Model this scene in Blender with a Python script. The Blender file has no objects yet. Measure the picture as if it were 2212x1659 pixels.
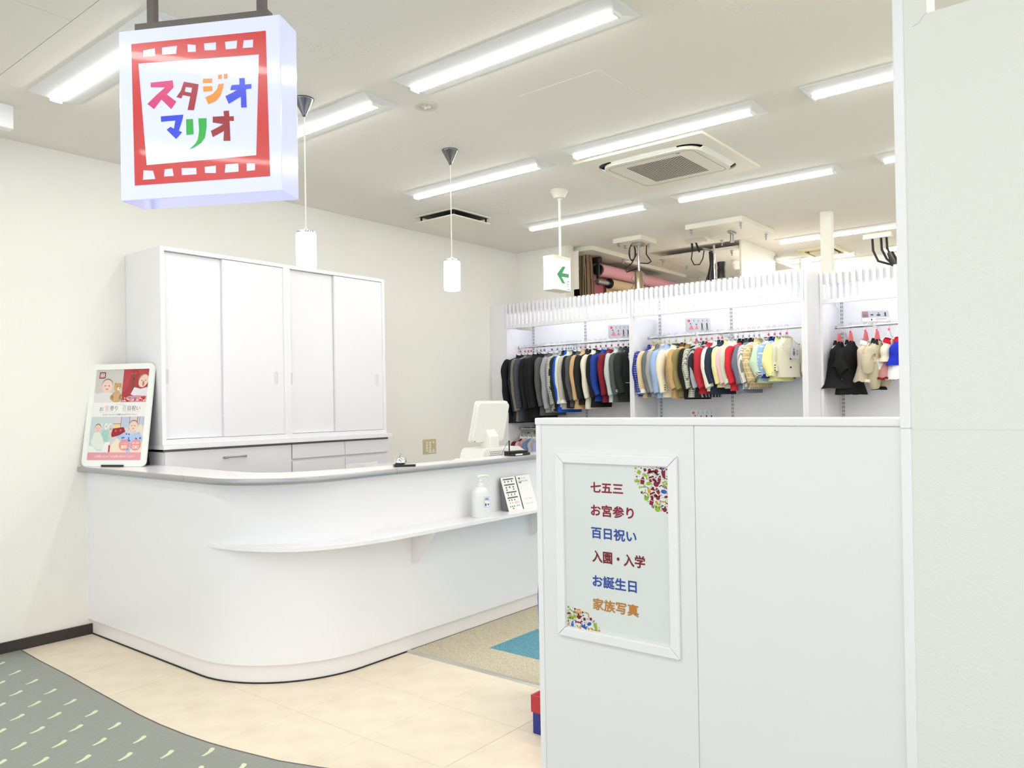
import bpy, bmesh, math, random
from math import sin, cos, pi, radians
from mathutils import Vector, Matrix
from mathutils.geometry import tessellate_polygon
rnd = random.Random(7)
C = bpy.context.scene.collection
SC = bpy.context.scene

# ------------------------------------------------------------------ camera
YAW, PITCH, ROLL, FPX, CYP, EYE = 0.67738946, 0.00580313, -0.01631487, 1683.05, 862.89, 1.42
fw = Vector((cos(YAW)*cos(PITCH), sin(YAW)*cos(PITCH), sin(PITCH)))
r0 = Vector((sin(YAW), -cos(YAW), 0)); u0 = r0.cross(fw)
rr = r0*cos(ROLL)+u0*sin(ROLL); uu = u0*cos(ROLL)-r0*sin(ROLL)
cd = bpy.data.cameras.new('camera'); cam = bpy.data.objects.new('camera', cd); C.objects.link(cam)
m = Matrix((rr, uu, -fw)).transposed().to_4x4(); m.translation = Vector((0, 0, EYE)); cam.matrix_world = m
cd.sensor_width = 36; cd.lens = FPX/2212*36; cd.shift_y = (CYP-829.5)/2212; cd.clip_start = .05
SC.camera = cam
# ------------------------------------------------------------------ world, exposure
w = bpy.data.worlds.new('world'); SC.world = w; w.use_nodes = True
w.node_tree.nodes['Background'].inputs[0].default_value = (.93, .96, 1, 1)
w.node_tree.nodes['Background'].inputs[1].default_value = .85
SC.view_settings.view_transform = 'Standard'; SC.view_settings.look = 'None'
SC.view_settings.exposure = 0.93; SC.view_settings.gamma = 1; SC.view_settings.use_curve_mapping = False
LAMP = 17.5      # brightness of the ceiling lamps' diffusers
CEIL = 3.047; YW = 5.229

# ------------------------------------------------------------------ materials
def lin(c): return tuple(((x/255)/12.92 if x/255 <= .04045 else ((x/255+.055)/1.055)**2.4) for x in c)+(1,)
MATS = {}
def M(name, col, rough=.5, metal=0, coat=0, emit=None, es=1, alpha=1, trans=0, bump=None, spec=.5, noise=None, sheen=0):
    if name in MATS: return MATS[name]
    mt = bpy.data.materials.new(name); mt.use_nodes = True; nt = mt.node_tree; b = nt.nodes['Principled BSDF']
    b.inputs['Base Color'].default_value = lin(col); b.inputs['Roughness'].default_value = rough
    b.inputs['Metallic'].default_value = metal; b.inputs['Coat Weight'].default_value = coat; b.inputs['Coat Roughness'].default_value = .04
    b.inputs['Specular IOR Level'].default_value = spec
    if sheen: b.inputs['Sheen Weight'].default_value = sheen
    if emit: b.inputs['Emission Color'].default_value = lin(emit); b.inputs['Emission Strength'].default_value = es
    b.inputs['Alpha'].default_value = alpha
    if trans: b.inputs['Transmission Weight'].default_value = trans; b.inputs['IOR'].default_value = 1.2
    if bump or noise:
        tc = nt.nodes.new('ShaderNodeTexCoord'); n = nt.nodes.new('ShaderNodeTexNoise')
        n.inputs['Scale'].default_value = (bump or noise)[0]; n.inputs['Detail'].default_value = 4
        nt.links.new(tc.outputs['Object'], n.inputs['Vector'])
        if bump:
            bp = nt.nodes.new('ShaderNodeBump'); bp.inputs['Strength'].default_value = bump[1]; bp.inputs['Distance'].default_value = .004
            nt.links.new(n.outputs['Fac'], bp.inputs['Height']); nt.links.new(bp.outputs['Normal'], b.inputs['Normal'])
        if noise:
            n2 = nt.nodes.new('ShaderNodeTexNoise'); n2.inputs['Scale'].default_value = noise[0]; n2.inputs['Detail'].default_value = 6
            nt.links.new(tc.outputs['Object'], n2.inputs['Vector'])
            mx = nt.nodes.new('ShaderNodeMixRGB'); mx.inputs[1].default_value = lin(col); mx.inputs[2].default_value = lin(noise[1])
            rp = nt.nodes.new('ShaderNodeValToRGB'); rp.color_ramp.elements[0].position = .35; rp.color_ramp.elements[1].position = .7
            nt.links.new(n2.outputs['Fac'], rp.inputs[0]); nt.links.new(rp.outputs[0], mx.inputs[0]); nt.links.new(mx.outputs[0], b.inputs['Base Color'])
    MATS[name] = mt; return mt

def pattern(name, base, line, kind, s=40, rough=.85, line2=None):
    """woven / printed cloth patterns from object coordinates"""
    if name in MATS: return MATS[name]
    mt = M(name, base, rough); nt = mt.node_tree; b = nt.nodes['Principled BSDF']; L = nt.links.new
    tc = nt.nodes.new('ShaderNodeTexCoord'); sp = nt.nodes.new('ShaderNodeSeparateXYZ'); L(tc.outputs['Object'], sp.inputs[0])
    def mth(op, a, bb=None):
        n = nt.nodes.new('ShaderNodeMath'); n.operation = op
        for k, v in enumerate((a, bb)):
            if v is None: continue
            if isinstance(v, (int, float)): n.inputs[k].default_value = v
            else: L(v, n.inputs[k])
        return n.outputs[0]
    hx = mth('ADD', sp.outputs[0], mth('MULTIPLY', sp.outputs[1], 1.3)); z = sp.outputs[2]
    fx = mth('FRACT', mth('MULTIPLY', hx, s)); fz = mth('FRACT', mth('MULTIPLY', z, s))
    if kind == 'stripe': f = mth('LESS_THAN', fx, .42)
    elif kind == 'plaid':
        f = mth('MAXIMUM', mth('LESS_THAN', fx, .18), mth('LESS_THAN', fz, .18))
        f2 = mth('MULTIPLY', mth('LESS_THAN', mth('FRACT', mth('MULTIPLY', hx, s*3)), .5), .35)
        f = mth('MAXIMUM', f, f2)
    elif kind == 'check': f = mth('ABSOLUTE', mth('SUBTRACT', mth('LESS_THAN', fx, .5), mth('LESS_THAN', fz, .5)))
    elif kind == 'grid': f = mth('MAXIMUM', mth('LESS_THAN', fx, .3), mth('LESS_THAN', fz, .3))
    else:
        a = mth('SUBTRACT', fx, .5); c = mth('SUBTRACT', fz, .5)
        f = mth('LESS_THAN', mth('ADD', mth('MULTIPLY', a, a), mth('MULTIPLY', c, c)), .045)
    mx = nt.nodes.new('ShaderNodeMixRGB'); mx.inputs[1].default_value = lin(base); mx.inputs[2].default_value = lin(line)
    L(f, mx.inputs[0]); L(mx.outputs[0], b.inputs['Base Color']); return mt

WALL = (243, 241, 235)
mWall = M('wall_paper_cream', WALL, .75, bump=(160, .25))
mWallR = M('wall_paper_pale', (234, 235, 229), .7, bump=(90, .3))
mWhite = M('white_laminate', (240, 240, 243), .35)
mWhiteG = M('white_gloss_laminate', (242, 242, 243), .22)
mPart = M('partition_laminate', (237, 239, 239), .3)
mTrim = M('white_trim', (244, 244, 246), .3)
mFrame = M('white_frame', (243, 245, 240), .35)
mBand = M('grey_edge_band', (172, 174, 177), .34, metal=.45)
mKick = M('kick_laminate', (238, 236, 236), .35)
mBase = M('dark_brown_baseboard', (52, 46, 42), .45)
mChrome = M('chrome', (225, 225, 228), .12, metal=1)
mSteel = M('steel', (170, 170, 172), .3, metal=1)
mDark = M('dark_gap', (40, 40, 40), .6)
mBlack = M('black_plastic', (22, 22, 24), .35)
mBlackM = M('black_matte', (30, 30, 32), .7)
mPlW = M('white_plastic', (240, 240, 234), .35)
mPlY = M('aged_white_plastic', (236, 232, 216), .45)
mBeige = M('beige_switch_plastic', (205, 192, 150), .4)
mClear = M('clear_plastic', (245, 248, 250), .12, alpha=.38)
mSignBar = M('dark_bronze_paint', (98, 93, 86), .45, metal=.2)
mCord = M('white_cord', (235, 235, 228), .5)
mLED = M('lit_diffuser', (255, 255, 255), .4, emit=(255, 253, 248), es=LAMP)
mShade = M('lit_pendant_glass', (255, 255, 255), .25, emit=(255, 252, 246), es=1.6)
mStrip = M('lit_rack_strip', (255, 255, 255), .4, emit=(250, 252, 255), es=8)

# ceiling board with fissures
def ceil_mat():
    mt = M('rockwool_ceiling_board', (234, 231, 222), .9); nt = mt.node_tree; b = nt.nodes['Principled BSDF']; L = nt.links.new
    tc = nt.nodes.new('ShaderNodeTexCoord'); mp = nt.nodes.new('ShaderNodeMapping'); mp.inputs['Scale'].default_value = (34, 105, 34)
    mp.inputs['Rotation'].default_value = (0, 0, .25)
    L(tc.outputs['Object'], mp.inputs[0])
    v = nt.nodes.new('ShaderNodeTexVoronoi'); v.inputs['Scale'].default_value = 1.0; v.inputs['Randomness'].default_value = 1; L(mp.outputs[0], v.inputs['Vector'])
    n = nt.nodes.new('ShaderNodeTexNoise'); n.inputs['Scale'].default_value = 1.3; L(tc.outputs['Object'], n.inputs['Vector'])
    a = nt.nodes.new('ShaderNodeMath'); a.operation = 'MULTIPLY_ADD'; L(n.outputs['Fac'], a.inputs[0]); a.inputs[1].default_value = .62; a.inputs[2].default_value = -.29
    c = nt.nodes.new('ShaderNodeMath'); c.operation = 'LESS_THAN'; L(v.outputs['Distance'], c.inputs[0]); L(a.outputs[0], c.inputs[1])
    mx = nt.nodes.new('ShaderNodeMixRGB'); mx.inputs[1].default_value = lin((236, 233, 225)); mx.inputs[2].default_value = lin((176, 168, 160))
    L(c.outputs[0], mx.inputs[0]); L(mx.outputs[0], b.inputs['Base Color']); return mt
mCeil = ceil_mat()
mTile = M('beige_vinyl_tile', (240, 228, 206), .38, noise=(7, (230, 217, 194)), bump=(30, .05))
mSheet = M('grey_vinyl_sheet', (148, 153, 145), .42, noise=(60, (140, 145, 137)))
mDash = M('pale_green_print', (222, 228, 192), .45)
def carpet(name, c1, c2):
    mt = M(name, c1, .95); nt = mt.node_tree; b = nt.nodes['Principled BSDF']; L = nt.links.new
    tc = nt.nodes.new('ShaderNodeTexCoord'); mp = nt.nodes.new('ShaderNodeMapping'); mp.inputs['Scale'].default_value = (260, 110, 100); L(tc.outputs['Object'], mp.inputs[0])
    n = nt.nodes.new('ShaderNodeTexNoise'); n.inputs['Scale'].default_value = 1; n.inputs['Detail'].default_value = 2; L(mp.outputs[0], n.inputs['Vector'])
    rp = nt.nodes.new('ShaderNodeValToRGB'); rp.color_ramp.elements[0].position = .38; rp.color_ramp.elements[1].position = .6
    rp.color_ramp.elements[0].color = lin(c2); rp.color_ramp.elements[1].color = lin(c1)
    L(n.outputs['Fac'], rp.inputs[0]); L(rp.outputs[0], b.inputs['Base Color'])
    bp = nt.nodes.new('ShaderNodeBump'); bp.inputs['Strength'].default_value = .6; bp.inputs['Distance'].default_value = .004
    L(n.outputs['Fac'], bp.inputs['Height']); L(bp.outputs['Normal'], b.inputs['Normal']); return mt
mCarp = carpet('beige_carpet', (216, 208, 184), (184, 174, 148))
mCarpB = carpet('blue_carpet', (108, 166, 182), (78, 136, 156))
def P(c): return M('print_%d_%d_%d' % tuple(c), c, .6)
def F(c, r=.85): return M('cloth_%d_%d_%d' % tuple(c), c, r, spec=.25)

# ------------------------------------------------------------------ mesh helpers
class MB:
    def __init__(s): s.v = []; s.f = []; s.mi = []; s.mat = 0
    def add(s, vs, fs):
        o = len(s.v); s.v += [tuple(p) for p in vs]; s.f += [tuple(i+o for i in f) for f in fs]; s.mi += [s.mat]*len(fs); return s
    def box(s, x0, x1, y0, y1, z0, z1):
        if x0 > x1: x0, x1 = x1, x0
        if y0 > y1: y0, y1 = y1, y0
        if z0 > z1: z0, z1 = z1, z0
        return s.add([(x, y, z) for z in (z0, z1) for x, y in ((x0, y0), (x1, y0), (x1, y1), (x0, y1))],
                     [(3, 2, 1, 0), (4, 5, 6, 7), (0, 1, 5, 4), (1, 2, 6, 5), (2, 3, 7, 6), (3, 0, 4, 7)])
    def prism(s, pts, origin, U, V, N, t):
        """outline pts (2D) extruded t along N"""
        O, U, V, N = map(Vector, (origin, U, V, N)); n = len(pts)
        a = [O+U*p[0]+V*p[1] for p in pts]; b = [p+N*t for p in a]
        tri = tessellate_polygon([[Vector((p[0], p[1], 0)) for p in pts]])
        fs = []
        flip = U.cross(V).dot(N) < 0
        ar = sum(pts[i][0]*pts[(i+1) % n][1]-pts[(i+1) % n][0]*pts[i][1] for i in range(n))
        if ar < 0: flip = not flip
        for t3 in tri:
            p = [Vector(pts[i]) for i in t3]; sg = (p[1]-p[0]).x*(p[2]-p[0]).y-(p[1]-p[0]).y*(p[2]-p[0]).x
            q = tuple(t3) if (sg > 0) == (ar > 0) else tuple(t3)[::-1]
            if ar < 0: q = q[::-1] if False else q
            fs.append(tuple(i+n for i in (q if not flip else q)) ); fs.append(q[::-1])
        for i in range(n):
            j = (i+1) % n; fs.append((i, j, j+n, i+n))
        return s.add(a+b, fs)
    def tube(s, pts, r, n=8, cap=True, sx=1, sy=1):
        P_ = [Vector(p) for p in pts]; rs = r if isinstance(r, (list, tuple)) else [r]*len(P_)
        vs = []; ref = None
        for i, p in enumerate(P_):
            d = (P_[min(i+1, len(P_)-1)]-P_[max(i-1, 0)])
            if d.length < 1e-9: d = Vector((0, 0, 1))
            d.normalize()
            if ref is None: ref = Vector((1, 0, 0)) if abs(d.x) < .8 else Vector((0, 1, 0))
            a = (ref-d*ref.dot(d)).normalized(); b = d.cross(a); ref = a
            for k in range(n):
                t = 2*pi*k/n; vs.append(p+a*(cos(t)*rs[i]*sx)+b*(sin(t)*rs[i]*sy))
        fs = [(i*n+k, i*n+(k+1) % n, (i+1)*n+(k+1) % n, (i+1)*n+k) for i in range(len(P_)-1) for k in range(n)]
        if cap: fs += [tuple(range(n))[::-1], tuple(range((len(P_)-1)*n, len(P_)*n))]
        return s.add(vs, fs)
    def lathe(s, prof, c=(0, 0, 0), n=24, axis='z'):
        vs = []
        for r, z in prof:
            for k in range(n):
                t = 2*pi*k/n; p = (r*cos(t), r*sin(t), z)
                if axis == 'x': p = (z, r*cos(t), r*sin(t))
                if axis == 'y': p = (r*sin(t), z, r*cos(t))
                vs.append((p[0]+c[0], p[1]+c[1], p[2]+c[2]))
        m_ = len(prof)
        fs = [(i*n+k, i*n+(k+1) % n, (i+1)*n+(k+1) % n, (i+1)*n+k) for i in range(m_-1) for k in range(n)]
        if prof[0][0] > 1e-6: fs.append(tuple(range(n))[::-1])
        if prof[-1][0] > 1e-6: fs.append(tuple(range((m_-1)*n, m_*n)))
        return s.add(vs, fs)
    def sweep(s, path, prof, closed_prof=True):
        """path: list of (x,y); prof: list of (offset outward(left of travel), z)"""
        n = len(path); m_ = len(prof); vs = []
        for i, p in enumerate(path):
            a = Vector(path[max(i-1, 0)]); b = Vector(path[min(i+1, n-1)]); d = (b-a).normalized(); nrm = Vector((d.y, -d.x))
            for o, z in prof: vs.append((p[0]+nrm.x*o, p[1]+nrm.y*o, z))
        fs = [(i*m_+k, (i+1)*m_+k, (i+1)*m_+(k+1) % m_, i*m_+(k+1) % m_) for i in range(n-1) for k in range(m_ if closed_prof else m_-1)]
        if closed_prof: fs += [tuple(range(m_)), tuple(range((n-1)*m_, n*m_))[::-1]]
        return s.add(vs, fs)
    def build(s, name, mat, parent=None, label=None, smooth=None, bevel=0, world=True, kind=None, cat=None, group=None, loc=None, rot=None):
        me = bpy.data.meshes.new(name); me.from_pydata(s.v, [], s.f)
        for mm in (mat if isinstance(mat, (list, tuple)) else [mat]): me.materials.append(mm)
        if any(s.mi): me.polygons.foreach_set('material_index', s.mi)
        bm = bmesh.new(); bm.from_mesh(me); bmesh.ops.recalc_face_normals(bm, faces=bm.faces); bm.to_mesh(me); bm.free()
        if smooth:
            me.polygons.foreach_set('use_smooth', [True]*len(me.polygons)); me.set_sharp_from_angle(angle=radians(smooth))
        return link(name, me, parent, label, bevel, world, kind, cat, group, loc, rot)
def link(name, me, parent=None, label=None, bevel=0, world=True, kind=None, cat=None, group=None, loc=None, rot=None):
    o = bpy.data.objects.new(name, me); C.objects.link(o)
    if parent is not None:
        o.parent = parent
        if world: o.matrix_parent_inverse = Matrix.Translation(-wloc(parent))
    if loc: o.location = loc
    if rot: o.rotation_euler = rot
    if bevel:
        b = o.modifiers.new('bevel', 'BEVEL'); b.width = bevel; b.segments = 2; b.limit_method = 'ANGLE'; b.angle_limit = radians(40)
    tag(o, label, cat, group, kind); return o
def wloc(o):
    if o is None: return Vector((0, 0, 0))
    return wloc(o.parent)+o.matrix_parent_inverse.translation+Vector(o.location)
def tag(o, label=None, cat=None, group=None, kind=None):
    if label: o['label'] = label
    if cat: o['category'] = cat
    if group: o['group'] = group
    if kind: o['kind'] = kind
    return o
def thing(name, label, cat, loc=(0, 0, 0), rot=(0, 0, 0), group=None):
    o = bpy.data.objects.new(name, None); C.objects.link(o); o.location = loc; o.rotation_euler = rot; o.empty_display_size = .1
    return tag(o, label, cat, group)
def box(name, mat, b, parent=None, bevel=0, **k): return MB().box(*b).build(name, mat, parent, bevel=bevel, **k)
def struct(name, mat, b, **k): return box(name, mat, b, kind='structure', **k)
def copyobj(o, parent):
    c = o.copy(); C.objects.link(c); c.parent = parent; return c
def copytree(root, loc, rot=None, label=None):
    r = root.copy(); C.objects.link(r); r.location = loc
    if rot: r.rotation_euler = rot
    if label: r['label'] = label
    for ch in list(root.children):
        c = copyobj(ch, r)
        for g in list(ch.children): copyobj(g, c)
    return r
def flat(name, polys, O, U, V, N, mat, parent, off=.0006, world=True, holes=False, label=None):
    """flat printed shapes; polys = outlines in (u,v) metres (holes=True: the rest are holes of the first)"""
    O, U, V, N = map(Vector, (O, U, V, N)); b = MB()
    groups = [polys] if holes else [[p] for p in polys]
    for g in groups:
        allp = [p for q in g for p in q]
        tri = tessellate_polygon([[Vector((p[0], p[1], 0)) for p in q] for q in g])
        b.add([O+U*p[0]+V*p[1]+N*off for p in allp], [tuple(t) for t in tri])
    o = bpy.data.meshes.new(name); o.from_pydata(b.v, [], b.f); o.materials.append(mat)
    # make all faces look along N
    bm = bmesh.new(); bm.from_mesh(o)
    for f in bm.faces:
        f.normal_update()
        if f.normal.dot(N) < 0: f.normal_flip()
    bm.to_mesh(o); bm.free()
    return link(name, o, parent, label, world=world, kind='stuff' if len(polys) > 2 and not holes else None)
def rect(u0, v0, u1, v1): return [(u0, v0), (u1, v0), (u1, v1), (u0, v1)]
def ell(cx, cy, rx, ry=None, n=20, rot=0, a0=0, a1=2*pi):
    ry = ry or rx; full = abs(a1-a0-2*pi) < 1e-6; k = n if full else n+1
    out = []
    for i in range(k):
        t = a0+(a1-a0)*i/n; x, y = rx*cos(t), ry*sin(t); out.append((cx+x*cos(rot)-y*sin(rot), cy+x*sin(rot)+y*cos(rot)))
    return out
def stroke(p, q, w_):
    p, q = Vector(p), Vector(q); d = (q-p).normalized(); n = Vector((-d.y, d.x))*w_/2
    return [tuple(p-n), tuple(q-n), tuple(q+n), tuple(p+n)]
_txt = {}
def text_mesh(body):
    if body in _txt: return _txt[body]
    c = bpy.data.curves.new('lettering', 'FONT'); c.body = body; c.size = 1; c.resolution_u = 3
    o = bpy.data.objects.new('lettering', c); C.objects.link(o)
    dg = bpy.context.evaluated_depsgraph_get(); dg.update(); me = bpy.data.meshes.new_from_object(o.evaluated_get(dg))
    v = [tuple(p.co)[:2] for p in me.vertices]; f = [tuple(p.vertices) for p in me.polygons]
    bpy.data.objects.remove(o); bpy.data.curves.remove(c); bpy.data.meshes.remove(me)
    _txt[body] = (v, f); return v, f
def text(name, body, O, U, V, N, size, mat, parent, bold=0, off=.0007, world=True, fit=None, mid=False):
    """lettering laid on a plane; size = height of a full-width glyph; fit=(width,height) scales to a box from its lower left"""
    v, f = text_mesh(body); O, U, V, N = map(Vector, (O, U, V, N))
    x0, x1 = min(p[0] for p in v), max(p[0] for p in v); y0, y1 = min(p[1] for p in v), max(p[1] for p in v)
    if fit: sx, sy = fit[0]/(x1-x0), fit[1]/(y1-y0)
    else: sx = sy = size; 
    cx = (x0+x1)/2 if mid else x0
    shifts = [(0, 0)]+([(bold*cos(a*pi/4), bold*sin(a*pi/4)) for a in range(8)] if bold else [])
    b = MB()
    for k, (dx, dy) in enumerate(shifts):
        b.add([O+U*((p[0]-cx)*sx+dx)+V*((p[1]-y0)*sy+dy)+N*(off+k*2e-6) for p in v], f)
    me = bpy.data.meshes.new(name); me.from_pydata(b.v, [], b.f); me.materials.append(mat)
    return link(name, me, parent, world=world)

# ================================================================== THE ROOM
# floor slab, tiles, sheet, carpet
fl = struct('floor', M('screed', (150, 145, 135), .8), (-4.5, 11, -4.5, 5.4, -.12, -.006))
TX = [1.262, 1.730, 2.198, 2.666, 3.108]
ty = [2.611+.4685*k for k in range(-12, 6)]
g = .0007
tile_cache = {}
for i in range(len(TX)-1):
    for j in range(len(ty)):
        y0 = ty[j]; y1 = min(y0+.4685, YW)
        if y0 >= YW-.01 or (TX[i] < 1.7 and y0 > 2.4): continue
        key = (round(TX[i+1]-TX[i], 3), round(y1-y0, 3))
        if key not in tile_cache:
            a = bpy.data.meshes.new('tile'); mb = MB().box(g, key[0]-g, g, key[1]-g, -.006, 0); a.from_pydata(mb.v, [], mb.f); a.materials.append(mTile); tile_cache[key] = a
        link('tile', tile_cache[key], fl, loc=(TX[i], y0, 0), bevel=0)
# grey vinyl sheet of the aisle with its curved edge
edge = [(1.775, YW), (1.762, 4.9), (1.757, 4.5), (1.745, 4.188), (1.735, 3.85), (1.729, 3.65), (1.732, 3.456), (1.745, 3.262), (1.763, 3.106), (1.788, 2.964), (1.842, 2.717), (1.906, 2.536), (1.99, 2.33), (2.10, 2.1), (2.2, 1.93), (2.26, 1.85)]
pts = [(-4.5, YW)]+edge[:1][::-1]+edge[1:]+[(2.26, -4.5), (-4.5, -4.5)]
MB().prism(pts, (0, 0, .0002), (1, 0, 0), (0, 1, 0), (0, 0, 1), .0022).build('vinyl_sheet', mSheet, fl, label='grey vinyl sheet with pale dashes')
MB().sweep([(p[0]+.001, p[1]) for p in edge], [(-.003, .0003), (.004, .0003), (.004, .0030), (-.003, .0030)]).build('sheet_edge', M('dark_joint', (96, 88, 88), .5), fl)
db = MB()
for a in range(-2, 28):
    x = 1.60-.1145*a
    for k in range(-20, 30):
        y = 3.376+.118*(a % 2)+.2357*(k-8)
        if y < -2 or y > 5.1 or x < -1.2: continue
        ex = 1.76 if y > 3.1 else 1.77+(3.1-y)*.25
        if x > ex-.06 and y > 3: pass
        if x+.05 > ex: continue
        if abs(x) > 3: continue
        up = []; lo = []
        for q in range(9):
            t = q/8; px_ = -.040+.078*t; cy_ = -.009*sin(pi*t*.9)+.004*t; hw = .0055+.0070*t
            if q == 8: hw *= .55
            up.append((px_, cy_+hw)); lo.append((px_, cy_-hw))
        ang = radians(28)
        poly = [(x+p[0]*cos(ang)-p[1]*sin(ang), y+p[0]*sin(ang)+p[1]*cos(ang)) for p in up+lo[::-1]]
        n0 = len(poly); h = n0//2
        db.add([(p[0], p[1], .0028) for p in poly], [(i, i+1, n0-2-i, n0-1-i) for i in range(h-1)])
db.build('printed_dash', mDash, fl, kind='stuff')
# carpet tiles behind the metal threshold
CX, CY = 3.135, 2.963
ct = {}
for i in range(14):
    for j in range(-14, 5):
        x0 = CX+(-.2 if False else 0) if i == 0 else 3.435+.5*(i-1); x1 = 3.435+.5*i
        y0 = CY+.5*j; y1 = min(y0+.5, YW)
        if y0 >= YW-.02 or x0 > 9.4: continue
        if i > 8 and j < 0 and False: continue
        blue = (1 <= i <= 4 and -4 <= j <= -1)
        key = (round(x1-x0, 3), round(y1-y0, 3), blue)
        if key not in ct:
            a = bpy.data.meshes.new('carpet_tile'); mb = MB().box(.0005, key[0]-.0005, .0005, key[1]-.0005, -.006, .006); a.from_pydata(mb.v, [], mb.f); a.materials.append(mCarpB if blue else mCarp); ct[key] = a
        link('carpet_tile', ct[key], fl, loc=(x0, y0, 0), label='blue carpet tile' if blue else None)
tr = MB().prism([(0, 0), (.030, 0), (.030, .008), (.022, .011), (.008, .008), (0, .002)], (3.106, -4.5, 0), (1, 0, 0), (0, 0, 1), (0, 1, 0), 7.9).build('trim_1', M('aluminium_threshold', (205, 203, 198), .3, metal=.7), kind='structure')
tr['label'] = 'aluminium threshold strip between tiles and carpet'
# ceiling: slab, boards
cl = struct('ceiling', M('ceiling_void', (200, 196, 186), .9), (-4.5, 11, -4.5, 5.4, CEIL+.012, CEIL+.2))
gp = .0014
xs = [-4.5, -3.2, -2.285, -1.366, -.447, .472, 1.39]
yb = [3.436+.91*k for k in range(-9, 3)]
for i in range(len(xs)-1):
    for y0 in yb:
        y1 = min(y0+.91, YW)
        if y0 < YW: box('ceiling_board', mCeil, (xs[i]+gp, xs[i+1]-gp, y0+gp, y1-gp, CEIL, CEIL+.012), cl)
for y0 in yb[::2]:
    y1 = min(y0+1.82, YW); box('ceiling_board', mCeil, (1.39+gp, 2.30-gp/3, y0+.0004, y1-.0004, CEIL, CEIL+.012), cl)
    box('ceiling_board', mCeil, (2.30, 3.6, y0+.0002, y1-.0002, CEIL, CEIL+.012), cl)
    box('ceiling_board', mCeil, (3.6, 11, y0, y1, CEIL, CEIL+.012), cl)
# flush access hatch
MB().box(3.242, 3.742, 2.03, 2.53, CEIL-.0015, CEIL+.004).build('access_hatch', mCeil, cl, bevel=.001, label='flush square ceiling hatch')
# walls
struct('wall_left', mWall, (-4.5, 9.7, YW, YW+.12, 0, CEIL+.012))
wb = struct('wall_back', mWall, (6.614, 6.70, 4.575, YW, 0, CEIL))
struct('trim_2', M('cream_trim', (232, 228, 216), .5), (6.604, 6.712, 4.549, 4.575, 0, CEIL))
struct('wall_far', mWall, (9.5, 9.62, -4.5, YW, 0, CEIL+.012))
box('trim_seam', M('yellowed_seam', (224, 214, 180), .6), (9.492, 9.5, 4.46, 4.48, .1, CEIL), bpy.data.objects['wall_far'])
struct('baseboard_left', mBase, (-4.5, 2.186, YW-.012, YW, 0, .066))
# column behind the racks
col = struct('column_1', M('column_cream', (247, 246, 234), .6), (6.976, 7.06, 2.047, 2.139, 0, CEIL), bevel=.004)
# soffit box high on the left
tag(box('ceiling_pelmet', mWhite, (.2, 1.574, 4.63, 4.69, CEIL-.125, CEIL), bevel=.004), 'shallow white pelmet board under the ceiling at the far left', 'pelmet')
# tall wall at the right with the pass-through above
wr = MB().box(2.29, 2.40, .419, .475, 0, CEIL)
wr.box(2.29, 2.40, -4.5, .419, 0, 2.432)
wr = wr.build('wall_right', mWallR, kind='structure')
struct('trim_3', mTrim, (2.283, 2.41, .475, .5015, 1.337, CEIL), bevel=.003)
struct('trim_4', mTrim, (2.286, 2.41, .475, .5013, 0, 1.337), bevel=.002)
MB().tube([(2.2895, .419, 2.432), (2.2893, .43, 2.424), (2.2893, .437, 2.412), (2.2893, .455, 2.406)], .0006, 5).build('hairline_crack', M('crack', (206, 208, 198), .8), wr)
MB().box(2.2892, 2.2901, -4.5, .475, 1.3345, 1.3352).build('paper_seam', M('seam_line', (216, 217, 206), .8), wr)
# ================================================================== CEILING FIXTURES
def fixture_parts():
    t = thing('ceiling_light', 'x', 'ceiling light')
    W_, L_ = .235, 1.262
    b = MB()   # shallow hipped reflector seen from below; origin at the (x0, y0) corner on the ceiling
    z0, z1, z2 = 0, -.006, -.022
    xa, xb, ya, yb_ = .085, W_-.085, .035, L_-.035
    b.add([(0, 0, z0), (W_, 0, z0), (W_, L_, z0), (0, L_, z0), (0, 0, z1), (W_, 0, z1), (W_, L_, z1), (0, L_, z1),
           (xa, ya, z2), (xb, ya, z2), (xb, yb_, z2), (xa, yb_, z2)],
          [(0, 1, 2, 3), (0, 4, 5, 1), (1, 5, 6, 2), (2, 6, 7, 3), (3, 7, 4, 0), (4, 8, 9, 5), (5, 9, 10, 6), (6, 10, 11, 7), (7, 11, 8, 4), (8, 11, 10, 9)])
    b.build('reflector', M('reflector_white', (226, 228, 228), .4), t, world=False)
    prof = [(.089+.0285*(1-cos(pi*k/8)), -.021-.015*sin(pi*k/8)**.7) for k in range(9)]
    b = MB(); n = len(prof)
    y0, y1 = .046, L_-.036
    b.add([(p[0], y0, p[1]) for p in prof]+[(p[0], y1, p[1]) for p in prof], [(i, i+1, i+1+n, i+n) for i in range(n-1)]+[tuple(range(n)), tuple(range(n, 2*n))[::-1]])
    b.build('diffuser', mLED, t, world=False, smooth=50)
    for ya_ in (.034, L_-.036): MB().box(.088, .147, ya_, ya_+.012 if ya_ < .1 else ya_+.006, -.020, -.036).build('end_cap', mPlW, t, world=False, bevel=.002)
    return t
fx0 = fixture_parts(); first = True
LIGHTS = []
for x, ys in ((2.665, (1.61, 3.09, .09, -1.39, -2.87)), (4.115, (1.61, 3.09, .09, -1.39, -2.87)), (5.60, (1.61, 3.11, .09, -1.39, -2.87)), (7.84, (1.60, .08, -1.5)), (9.05, (.9, 2.4)), (1.545, (3.09,)),
              (.10, (3.09, 1.61, .09, -1.39, -2.87)), (-1.35, (3.09, 1.61, .09, -1.39)), (-2.8, (3.09, 1.61, .09, -1.39))):
    for y in ys: LIGHTS.append((x, y))
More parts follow.
